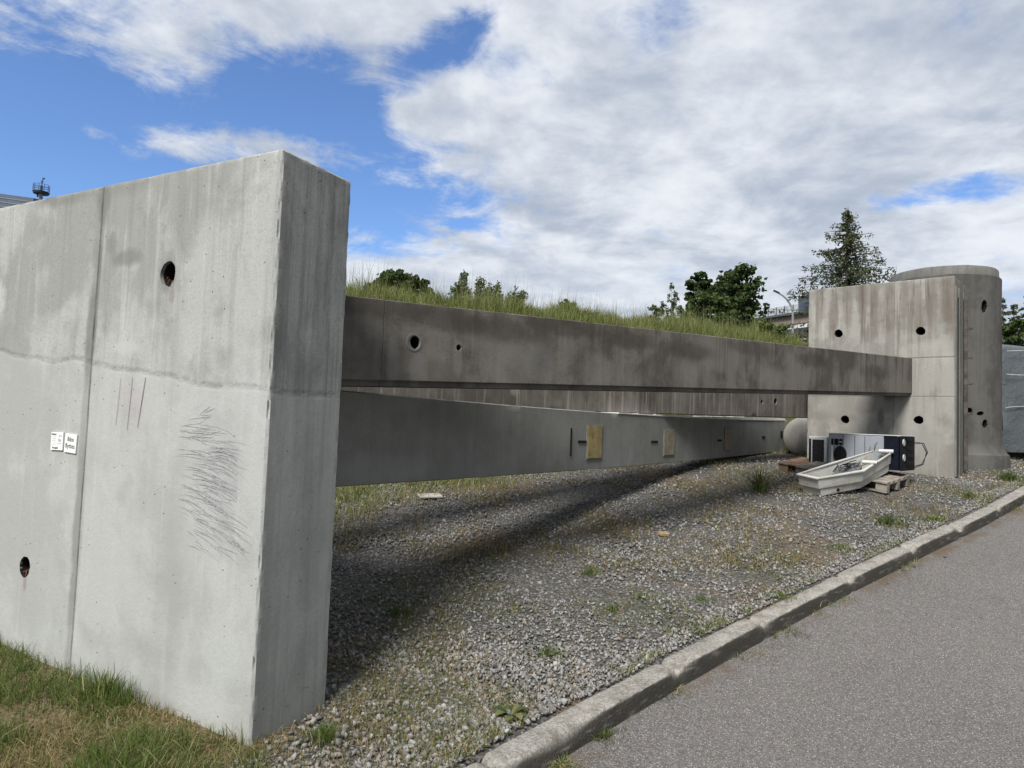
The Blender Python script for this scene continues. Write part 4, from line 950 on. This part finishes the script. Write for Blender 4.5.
MB().box((-CL+.06, -.018, CH*.36), (.03, .03, .26), bev=.004).build('handle', metal_l, ce)
for yy, zz in ((.05, CH*.82), (.06, CH*.38)):
    b = MB(); r_ = bmesh.ops.create_cone(b.b, cap_ends=True, segments=20, radius1=.045, radius2=.045, depth=.012)
    bmesh.ops.transform(b.b, matrix=Matrix.Translation((.016, yy+.02, zz)) @ Matrix.Rotation(rad(90), 4, 'Y'), verts=r_['verts']); b.build('round_cap', metal_l, ce)
b = MB()
for zz in (.1, .2, .3, .42): b.box((.022, cabD*.6, zz), (.03, cabD*.45, .05), bev=.004)
b.build('connector_block', black, ce)
b = MB()
for i in range(2):
    b.tube([(.03, cabD*.7, CH*.85-.03*i), (.14+.02*i, cabD*.72, CH*.82), (.19+.015*i, cabD*.74, CH*.55), (.16-.02*i, cabD*.7, CH*.2), (.06, cabD*.66, .04+.02*i)], .006, 6)
b.build('cable', black, ce)
b = MB(); b.tube([(-CL*.35, -.01, CH*.55), (-CL*.33, -.03, CH*.72), (-CL*.31, -.01, CH*.80)], .004, 5); b.tube([(-CL*.42, -.01, CH*.50), (-CL*.39, -.04, CH*.66)], .003, 5); b.build('loose_wire', black, ce)
tag(ce, 'long grey steel cabinet with a black end, lying on its side by the far block', 'cabinet')
# small unit on the left
pU = at(827, 440, 9.95); UF = Frame((pU.x, pU.y, 0), (.70, -.714)); uw = -UF.px(808.5, 440)[0]
uz0 = at(818, 467, pU.y).z; uz1 = at(818, 436.5, pU.y).z
ue = empty('small_appliance', (pU.x, pU.y, uz0), UF.rz); UH = uz1-uz0; tag(ue, 'small pale appliance with a dark window, left of the long cabinet', 'appliance')
MB().box((-uw/2, .2, UH/2), (uw, .4, UH), bev=.01).build('casing', metal_l, ue)
MB().box((-uw*.46, -.006, UH*.52), (uw*.62, .02, UH*.76), bev=.004).build('window', simple('dark_glass', (.015, .016, .018), .15, var=.1, spec=.6), ue)
MB().box((-uw*.90, -.006, UH*.52), (uw*.10, .02, UH*.8), bev=.003).build('side_vent', black, ue)
MB().box((-uw*.46, -.008, UH*.05), (uw*.78, .03, .035), bev=.004).build('bottom_rail', metal_l, ue)
# pallets
def fitpallet(cx, cy, yaw, m, label, dz=0.0):
    d = Vector((math.cos(yaw), math.sin(yaw))); hz = lambda s: float(base_z(cy+s*d.y))
    sl = math.atan((hz(.5)-hz(-.5))); n_ = Vector((-d.y, d.x)); sl2 = math.atan(float(base_z(cy+.4*n_.y)-base_z(cy-.4*n_.y))/.8)
    R_ = Matrix.Rotation(yaw, 3, 'Z') @ Matrix.Rotation(-sl, 3, 'Y') @ Matrix.Rotation(sl2, 3, 'X')
    return pallet((cx, cy, gz_(cx, cy)+dz), R_.to_euler(), m, label)
g0_ = on_ground(887, 495); g1_ = on_ground(912, 485); dv = (g1_-g0_); dv.z = 0; dv.normalize(); lv = Vector((-dv.y, dv.x, 0))
q1 = g0_+dv*.40+lv*.60
fitpallet(q1.x, q1.y, math.atan2(-lv.y, -lv.x), wood, 'grey weathered wooden pallet under the white tub and the black cabinet end')
q2 = on_ground(838, 480)+Vector((.1, .42, 0)); fitpallet(q2.x, q2.y, CF.rz, wood2, 'reddish wooden pallet under the left end of the long cabinet', -.02)
# the tub
tL = on_ground(821, 496.5); tC = at(861, 487.5, tL.y+.12); tR = at(889, 471.5, tL.y+.12+.50)
ex = (tR-tL).normalized(); nz_t = (tC-tL).cross(tR-tL).normalized()
up_t = (Vector((0, 0, 1))-ex*ex.z); up_t.normalize(); up_t = Matrix.Rotation(rad(7), 3, ex) @ up_t; up_t = (up_t-ex*ex.dot(up_t)).normalized(); ey = up_t.cross(ex)
Rt = Matrix((ex, ey, up_t)).transposed(); Ti = Rt.inverted()
we = empty('white_metal_tub', tL)
tubm = simple('white_enamelled_steel', (.50, .50, .465), .45, .0, .10, 3, .5, ((.25, .17, .10), .45)); tubin = simple('tub_inside', (.38, .38, .36), .5, var=.2)
def tl(p): q_ = Ti @ (p-tL); return Vector((q_.x, q_.y, 0))
lC, lR = tl(tC), tl(tR)
PLAN = [Vector((0, 0, 0)), lC, lR, lR+Vector((-.02, .20, 0)), Vector((lC.x, lC.y+.36, 0)), Vector((-.02, .26, 0))]
CEN = sum(PLAN, Vector())/6
def off(p, k): d = (p-CEN); return p+d.normalized()*k
def tubtier(z0, z1, k0, k1, name, m, t_=.007):
    b = MB(); rs = [[off(p, kk)+Vector((0, 0, z)) for p in PLAN] for z, kk in ((z0, k0), (z1, k1), (z1, k1-t_), (z0, k0-t_))]
    vs = [[b.b.verts.new(p) for p in r_] for r_ in rs]
    for k in range(4):
        A, B = vs[k], vs[(k+1) % 4]
        for i in range(6): j = (i+1) % 6; b.b.faces.new((A[i], A[j], B[j], B[i]))
    return b.build(name, m, we)
tubtier(.0, .105, -.015, .008, 'lower_tier', tubm); tubtier(.110, .240, .030, .052, 'upper_tier', tubm)
tubtier(.242, .256, .076, .076, 'rim', tubm, .045); tubtier(.1055, .1095, .033, .033, 'step_flange', simple('rusty_edge', (.22, .15, .10), .8), .05)
b = MB(); b.hull([off(p, -.03)+Vector((0, 0, z)) for p in PLAN for z in (.01, .02)]); b.build('floor_plate', tubin, we)
for f_ in (.30, .96):
    c_ = lC+(lR-lC)*f_; d_ = Vector((.5, -.86, 0))
    c_ = off(c_, .06)+Vector((0, 0, .275)); hb = MB().tube([c_-d_*.14, c_+d_*.03], .026, 14).build('roller', tubm, we)
    MB().tube([c_+d_*.031, c_+d_*.036], .016, 12).build('roller_end', black, hb)
c_ = lC*.42; b = MB(); b.tube([c_+Vector((0, .02, .045)), c_+Vector((0, -.012, .045))], .018, 12); b.build('drain_plug', black, we)
b = MB(); cx_, cy_ = CEN.x, CEN.y
prev = Vector((cx_, cy_, .2)); pts = []
for i in range(34):
    pts.append((cx_+random.uniform(-.26, .26), cy_+random.uniform(-.10, .10), random.uniform(.14, .30)))
pts = [pts[0]]+[tuple((a_+b_)/2 for a_, b_ in zip(p_, q_)) for p_, q_ in zip(pts, pts[1:])]
b.tube(pts, .005, 5); cb = b.build('tangled_cable', black); cb_label = 'tangle of black cable heaped inside the white tub'
b = MB(); sc_m = simple('dull_scrap', (.13, .135, .14), .6, .2, .6, 22)
b.hull([(cx_+.40*math.cos(a_*.9)*random.uniform(.8, 1), cy_+.15*math.sin(a_*.9)*random.uniform(.8, 1)+.25*.40*math.cos(a_*.9), z_*random.uniform(.85, 1.1)) for a_ in range(7) for z_ in (.03, .20)])
sc_ = b.build('metal_scrap', sc_m)
we.rotation_euler = Rt.to_euler()
for o_, l_, c_ in ((cb, cb_label, 'cable'), (sc_, 'grey metal scrap piled inside the white tub', 'scrap')):
    o_.location = we.location; o_.rotation_euler = we.rotation_euler; tag(o_, l_, c_)
tag(we, 'white two-tiered metal tub lying tilted on the pallet in front of the cabinet', 'tub')
# board and brick on the ground
p = on_ground(430, 497.5); o_ = MB().box((0, 0, .02), (.26, .22, .02), bev=.004).build('board', simple('bleached_board', (.36, .34, .31), .8)); o_.location = p; o_.rotation_euler = (.05, -.03, .3); tag(o_, 'flat pale board lying on the ground beyond the lowest beam', 'board')
p = on_ground(663, 536); b = MB(); b.box((0, 0, .02), (.11, .07, .045), bev=.012); o_ = b.build('brick_piece', simple('tan_brick', (.34, .24, .13), .9)); o_.location = p; o_.rotation_euler = (.1, .1, .5); tag(o_, 'tan piece of brick lying in the gravel', 'brick')

# ================================================================== TREES
def leafcloud(name, cl, n, size, m, parent=None, aspect=1.4, shell=.55, flat=.0):
    """cl: list of clumps (x,y,z,rx,ry,rz); leaf-sized faces spread through them"""
    cl = np.array(cl, float); wts = (cl[:, 3]*cl[:, 4]*cl[:, 5])**.8; idx = rng.choice(len(cl), n, p=wts/wts.sum())
    d = rng.normal(size=(n, 3)); d /= np.linalg.norm(d, axis=1)[:, None]; r_ = rng.random(n)**shell*(1+.18*rng.normal(size=n)*(rng.random(n) < .3))
    c = cl[idx, :3]+d*r_[:, None]*cl[idx, 3:6]
    Rm = rotmats(n); s = size*rng.uniform(.6, 1.3, n)[:, None, None]
    quad = np.array([[-.5, 0, 0], [0, -.5/aspect, .06], [.5, 0, 0], [0, .5/aspect, .06]])
    v = np.einsum('nij,nkj->nki', Rm, quad[None]*s)+c[:, None, :]
    me = npmesh(name, v.reshape(-1, 3), np.arange(4*n), np.full(n, 4), {'rnd': np.repeat(np.clip(.5*rng.random(n)+.5*rng.random(len(cl))[idx], 0, 1), 4)})
    return link(name, me, m, parent)
bark = simple('grey_bark', (.09, .075, .06), .95, var=.3, scale=8)
def broadleaf(px, ptop, D, width_px, label, m, base=None, nclump=26, nleaf=7000, leaf=.16, name='broadleaf_tree', vase=1., seed=1, open_=1., low=.28, group=None):
    R = random.Random(seed); p = at(px, ptop, D); x, y = p.x, p.y; z0 = gz_(x, y) if base is None else base
    H = p.z-z0; Rw = width_px*D/F/2; e = empty(name, (x, y, z0))
    b = MB(); tr = max(.05, H*.018)
    b.tube([(0, 0, -.2), (R.uniform(-.1, .1), 0, H*.25), (R.uniform(-.2, .2), 0, H*.55), (0, 0, H*.85)], [tr*1.3, tr, tr*.7, tr*.25], 8)
    cl = []
    for i in range(nclump):
        f = low+(1-low)*(i+.5)/nclump; a = i*2.4+R.uniform(-.4, .4); prof = math.sin(math.pi*min(1, max(.0, (f-low)/(1-low)*.80+.16)))**.7
        rr = Rw*prof*R.uniform(.30, .90); cx, cy = rr*math.cos(a), rr*math.sin(a); cr = Rw*R.uniform(.16, .32)*vase
        zc = H*f-cr*.6 if f > .85 else H*f
        cl.append((cx, cy, zc, cr, cr, cr*R.uniform(.45, .7)))
        for q_ in range(5):
            b1 = R.uniform(0, 6.28); ee = cr*R.uniform(.6, 1.5); c2 = cr*R.uniform(.25, .55); cl.append((cx+ee*math.cos(b1), cy+ee*math.sin(b1), zc+R.uniform(-.7, .6)*cr, c2, c2*1.2, c2*.6))
        b.tube([(0, 0, H*f*.62), (cx*.5, cy*.5, H*f*.82), (cx, cy, zc)], [tr*.45, tr*.25, tr*.08], 5, cap=False)
    b.build('trunk', bark, e); leafcloud('crown', cl, int(nleaf*open_), leaf, m, e)
    return tag(e, label, 'tree' if H > 3 else 'bush', group)
lf_dark = leafmat('dark_maple_leaves', (.020, .040, .012), (.065, .095, .030), trans=.25)
lf_mid = leafmat('mid_green_leaves', (.040, .070, .022), (.085, .12, .04), trans=.2)
lf_grey = leafmat('grey_green_leaves', (.07, .095, .045), (.13, .155, .075), trans=.2)
lf_con = leafmat('conifer_needles', (.045, .062, .030), (.10, .115, .055), (.15, .12, .07), trans=.2)
lf_lite = leafmat('light_bush_leaves', (.07, .11, .03), (.13, .17, .055), trans=.2)
broadleaf(739, 265, 42, 74, 'large dark green leafy tree behind the bank, right of the lighter trees', lf_dark, nleaf=11000, leaf=.24, seed=4, nclump=45)
broadleaf(700, 271, 40, 40, 'dark leafy tree with a narrow crown, left half of the dark pair', lf_dark, nleaf=6500, leaf=.22, seed=7, nclump=30)
broadleaf(708, 291, 30, 62, 'mid green bushy tree in front of the dark trees on the bank', lf_mid, nleaf=9000, leaf=.13, seed=9, low=.1)
broadleaf(655, 304, 30, 22, 'low grey green shrub beside the thin sapling', lf_grey, nleaf=1500, leaf=.11, seed=13, nclump=15, low=.05, name='shrub')
broadleaf(398, 270, 26, 62, 'dark round leafy tree behind the left end of the bank', lf_dark, nleaf=12000, leaf=.16, seed=21, nclump=39, low=.1)
broadleaf(375, 283, 27, 40, 'dark low tree crown beside the dark round tree', lf_dark, nleaf=5000, leaf=.16, seed=22, nclump=21, low=.1)
broadleaf(428, 284, 28, 30, 'small dark tree right of the dark round tree', lf_mid, nleaf=2600, leaf=.14, seed=23, nclump=18, low=.1)
broadleaf(570, 299, 30, 30, 'low dark crown just showing over the middle of the bank', lf_mid, nleaf=2200, leaf=.16, seed=35, nclump=15, low=.1)
broadleaf(770, 322, 24, 34, 'light green shrub in front of the brick building', lf_lite, nleaf=2500, leaf=.11, seed=36, nclump=10, low=.1, name='shrub')

def sapling(px, ptop, D, wpx, label, m, name='sapling', seed=1, stems=5, n=1500, leaf=.10):
    R = random.Random(seed); p = at(px, ptop, D); z0 = gz_(p.x, p.y); H = p.z-z0; Rw = wpx*D/F/2
    e = empty(name, (p.x, p.y, z0)); b = MB(); cl = []
    for i in range(stems):
        a = R.uniform(0, 6.28); hh = H*(1 if i == 0 else R.uniform(.6, .93)); ox, oy = (0 if i == 0 else 1)*Rw*R.uniform(.3, .9)*math.cos(a), Rw*R.uniform(.2, .8)*math.sin(a)
        b.tube([(0, 0, -.1), (ox*.5, oy*.5, hh*.4), (ox, oy, hh)], [.035, .02, .006], 5)
        for k in range(16):
            s_ = R.uniform(.18, 1.); w_ = Rw*.42*(1.15-s_*.8); b1 = R.uniform(0, 6.28)
            cl.append((ox*s_+w_*math.cos(b1), oy*s_+w_*math.sin(b1), hh*s_, .07+.10*R.random(), .07+.10*R.random(), .10+.16*R.random()))
    b.build('trunk', bark, e); leafcloud('crown', cl, n, leaf, m, e, aspect=1.8)
    return tag(e, label, 'sapling')

def conifer(px, ptop, D, wpx, label, m, seed=1, n=9000, droop=.35, name='conifer_tree', base=None, sparse=1., levels=34, leaf=.13, expo=.8):
    R = random.Random(seed); p = at(px, ptop, D); z0 = gz_(p.x, p.y); H = p.z-z0; Rw = wpx*D/F/2
    e = empty(name, (p.x, p.y, z0)); b = MB(); b.tube([(0, 0, -.2), (.05, 0, H*.4), (-.03, 0, H*.75), (0, 0, H)], [H*.018, H*.013, H*.007, .01], 8)
    cl = []
    for i in range(levels):
        f = .18+.80*i/(levels-1); rr = Rw*((1-f)/.66)**expo if f > .3 else Rw*.95
        for k in range(5 if f < .85 else 3):
            a = R.uniform(0, 6.28); L_ = rr*R.uniform(.55, 1.08); z = H*f
            pts = []
            for s in (0, .35, .7, 1): pts.append((math.cos(a)*L_*s, math.sin(a)*L_*s, z - droop*L_*(s**1.3)*.6 + .18*L_*s*s))
            b.tube(pts, [.035*(1-f)+.012, .02, .012, .006], 4, cap=False)
            for s in np.linspace(.15, 1, max(3, int(L_*5))):
                q_ = [np.interp(s, (0, .35, .7, 1), [pp[j] for pp in pts]) for j in range(3)]
                cl.append((q_[0]+R.uniform(-.08, .08), q_[1]+R.uniform(-.08, .08), q_[2]-.10, .15, .15, .22*(1.1-.4*s)))
    b.build('trunk', bark, e); leafcloud('crown', cl, n, leaf, m, e, aspect=2.2, shell=.6)
    return tag(e, label, 'tree')
sapling(672, 286, 33, 26, 'thin sparse sapling left of the bushy tree on the bank', lf_grey, seed=12, n=2400, leaf=.13)
sapling(463, 275, 21, 29, 'tallest grey green sapling on the bank', lf_grey, seed=31, n=2720, leaf=.10)
sapling(482, 280, 21, 22, 'grey green sapling just right of the tallest one', lf_grey, seed=32, n=1760, leaf=.10)
sapling(497, 283, 22, 18, 'slender sparse sapling, third from the left on the bank', lf_grey, seed=33, n=1280, leaf=.10)
sapling(515, 288, 20, 20, 'pointed sapling standing alone on the bank', lf_grey, seed=34, n=1440, leaf=.09)
conifer(848, 207, 26, 185, 'tall feathery larch with drooping twigs behind the far block', lf_con, seed=3, n=30000, leaf=.12, levels=44, expo=.95)
conifer(1014, 303, 60, 70, 'dark spruce behind the tarpaulin, next to the tower', lf_con, seed=5, n=5000, leaf=.38, levels=20)
conifer(1030, 292, 62, 90, 'taller dark spruce at the right edge of the view', lf_con, seed=6, n=6000, leaf=.38, levels=20)
conifer(1003, 297, 64, 70, 'dark spruce mostly hidden by the tower', lf_con, seed=8, n=4000, leaf=.38, levels=20)
broadleaf(1018, 318, 34, 44, 'mid green leafy bush behind the tarpaulin', lf_mid, nleaf=6000, leaf=.2, seed=41, low=.0, nclump=24)
broadleaf(1045, 312, 36, 50, 'light leafy bush behind the tarpaulin at the edge of view', lf_lite, nleaf=5000, leaf=.2, seed=42, low=.0, nclump=22)

# ================================================================== STREET LAMP, BUILDINGS, MAST
p = at(793, 330, 34); z0 = gz_(p.x, p.y); e = empty('street_lamp', (p.x, p.y, z0)); s = 34/F
zt = at(793, 312, 34).z-z0; steel = simple('galvanised_steel', (.28, .29, .30), .5, .4, .1)
MB().tube([(0, 0, 0), (0, 0, zt*.5), (-.02, 0, zt)], [.09, .075, .06], 12).build('pole', steel, e)
MB().tube([(-.02, 0, zt), (-.10, 0, zt+.28), (-.28, 0, zt+.58), (-.52, 0, zt+.80), (-.74, 0, zt+.93)], [.055, .05, .045, .04, .035], 8).build('curved_arm', steel, e)
MB().hull([(-.70, -.07, zt+.90), (-.70, .07, zt+.90), (-.74, -.05, zt+.99), (-.74, .05, zt+.99), (-1.02, -.06, zt+1.03), (-1.02, .06, zt+1.03), (-1.0, -.04, zt+1.10), (-1.0, .04, zt+1.10)]).build('lamp_head', simple('dark_lamp_head', (.03, .035, .04), .4), e)
tag(e, 'slender street lamp with a curved arm in front of the distant brick building', 'street lamp')
brick, t = mat('red_brown_brick'); bt = t.new('ShaderNodeTexBrick'); t.put(bt.inputs['Vector'], t.vm('MULTIPLY', t.cxyz(t.xyz(t.coord())[0], t.xyz(t.coord())[2], 0.), (1., 1., 1.)))
for k_, v_ in (('Color1', (.26, .19, .16, 1)), ('Color2', (.20, .15, .13, 1)), ('Mortar', (.30, .28, .26, 1))): bt.inputs[k_].default_value = v_
bt.inputs['Scale'].default_value = 4; finish(t, bt.outputs['Color'], .9)
clad = simple('pale_metal_cladding', (.50, .52, .55), .45, .2, .06, .5); cladd = simple('dark_metal_cladding', (.10, .115, .14), .45, .2, .1, .5); glassm = simple('dark_window_glass', (.04, .05, .06), .1, var=.1, spec=.6)
framew = simple('white_window_frame', (.7, .7, .68), .5, var=.05)
pa = at(738, 320, 52); pb = at(812, 320, 46)
BF = Frame((pa.x, pa.y, 0), (pb.x-pa.x, pb.y-pa.y)); BL = math.hypot(pb.x-pa.x, pb.y-pa.y)+3
gz0 = gz_(pa.x, pa.y); zr = at(738, 314, 52).z; zc_ = at(738, 322.5, 52).z
e = empty('brick_building', (pa.x, pa.y, gz0), BF.rz); zr -= gz0; zc_ -= gz0
MB().box((BL/2, 5, zc_/2-.5), (BL, 10, zc_+1)).build('wall', brick, e)
MB().box((BL*.34, 4.9, (zc_+zr)/2+.06), (BL*.68, 9.8, zr-zc_), bev=.03).build('parapet', clad, e)
MB().box((BL*.68+.5, 4.9, (zc_+zr)/2+.3), (BL*.32, 9.8, zr-zc_+.5), bev=.03).build('parapet', cladd, e)
MB().box((BL/2, 4.88, zc_+.012), (BL+.3, 10.3, .14)).build('roof_edge', cladd, e)
for i in range(1, 9): MB().box((BL*.076*i, -.02, (zc_+zr)/2+.06), (.05, .04, zr-zc_-.06)).build('cladding_joint', cladd, e)
for i in range(4):
    x0_ = BL*(.48+.13*i); f_ = MB().box((x0_, -.03, zc_-1.35), (1.6, .12, 1.1)).build('window', framew, e); MB().box((x0_, -.065, zc_-1.42), (1.4, .08, .75)).build('pane', glassm, f_)
tag(e, 'low brown brick building with a pale metal parapet behind the bank', 'building')
# dark roof and mast far left
pl = at(0, 194, 55); pr2 = at(34, 198.5, 52)
HF = Frame((pl.x, pl.y, 0), (pr2.x-pl.x, pr2.y-pl.y)); g0 = gz_(pl.x, pl.y)
e = empty('hall_building', (pr2.x, pr2.y, g0), HF.rz); Hh = pr2.z-g0; sl_ = (pl.z-pr2.z)/math.hypot(pl.x-pr2.x, pl.y-pr2.y)
MB().hull([(x_, y_, z_) for x_, z_ in ((0, -1), (-20, -1), (0, Hh-1.3), (-20, Hh-1.3+20*sl_)) for y_ in (.3, 12)]).build('wall', clad, e)
MB().hull([(x_, y_, z_) for x_ in (.4, -20.4) for y_ in (-.2, 12.5) for z_ in (Hh-sl_*x_, Hh-1.3-sl_*x_)]).build('roof', cladd, e)
b = MB()
for i in range(3): b.hull([(x_, y_, Hh-.35-.35*i-sl_*x_+dz_) for x_ in (.4, -20.4) for y_ in (-.24, -.19) for dz_ in (0, .06)])
b.build('roof_trim', simple('mid_grey_trim', (.2, .22, .25), .5), e)
tag(e, 'dark roofed hall just showing above the near wall at the left', 'building')
p = at(41, 194, 60); s = 60/F; g0 = gz_(p.x, p.y); e = empty('antenna_mast', (p.x, p.y, g0)); h = p.z-g0
dk = simple('dark_painted_steel', (.035, .045, .06), .6, .2)
MB().tube([(0, 0, 0), (0, 0, h)], [.30, .16], 12).build('column', steel, e)
MB().tube([(0, 0, h), (0, 0, h+.18)], [.60, .66], 20).build('platform', dk, e)
b = MB()
for k in range(10):
    a = k*.628; b.tube([(.62*math.cos(a), .62*math.sin(a), h+.15), (.62*math.cos(a), .62*math.sin(a), h+.80)], .02, 5)
for zz in (.42, .6, .80): b.tube([(.62*math.cos(a*.314), .62*math.sin(a*.314), h+zz) for a in range(21)], .018, 5, cap=False)
b.build('railing', dk, e)
b = MB(); b.tube([(0, 0, h), (0, 0, h+.75)], .10, 8); b.tube([(0, 0, h+.7), (.02, 0, h+1.15), (.1, 0, h+1.40)], .035, 6); b.box((.14, 0, h+1.42), (.16, .1, .12)); b.box((.02, 0, h+1.12), (.14, .1, .12)); b.build('camera_stem', dk, e)
MB().tube([(-.3, 0, h-.28), (-.3, 0, h)], .06, 8).build('spotlight', dk, e)
tag(e, 'small railed mast platform with an antenna showing above the near wall', 'mast')
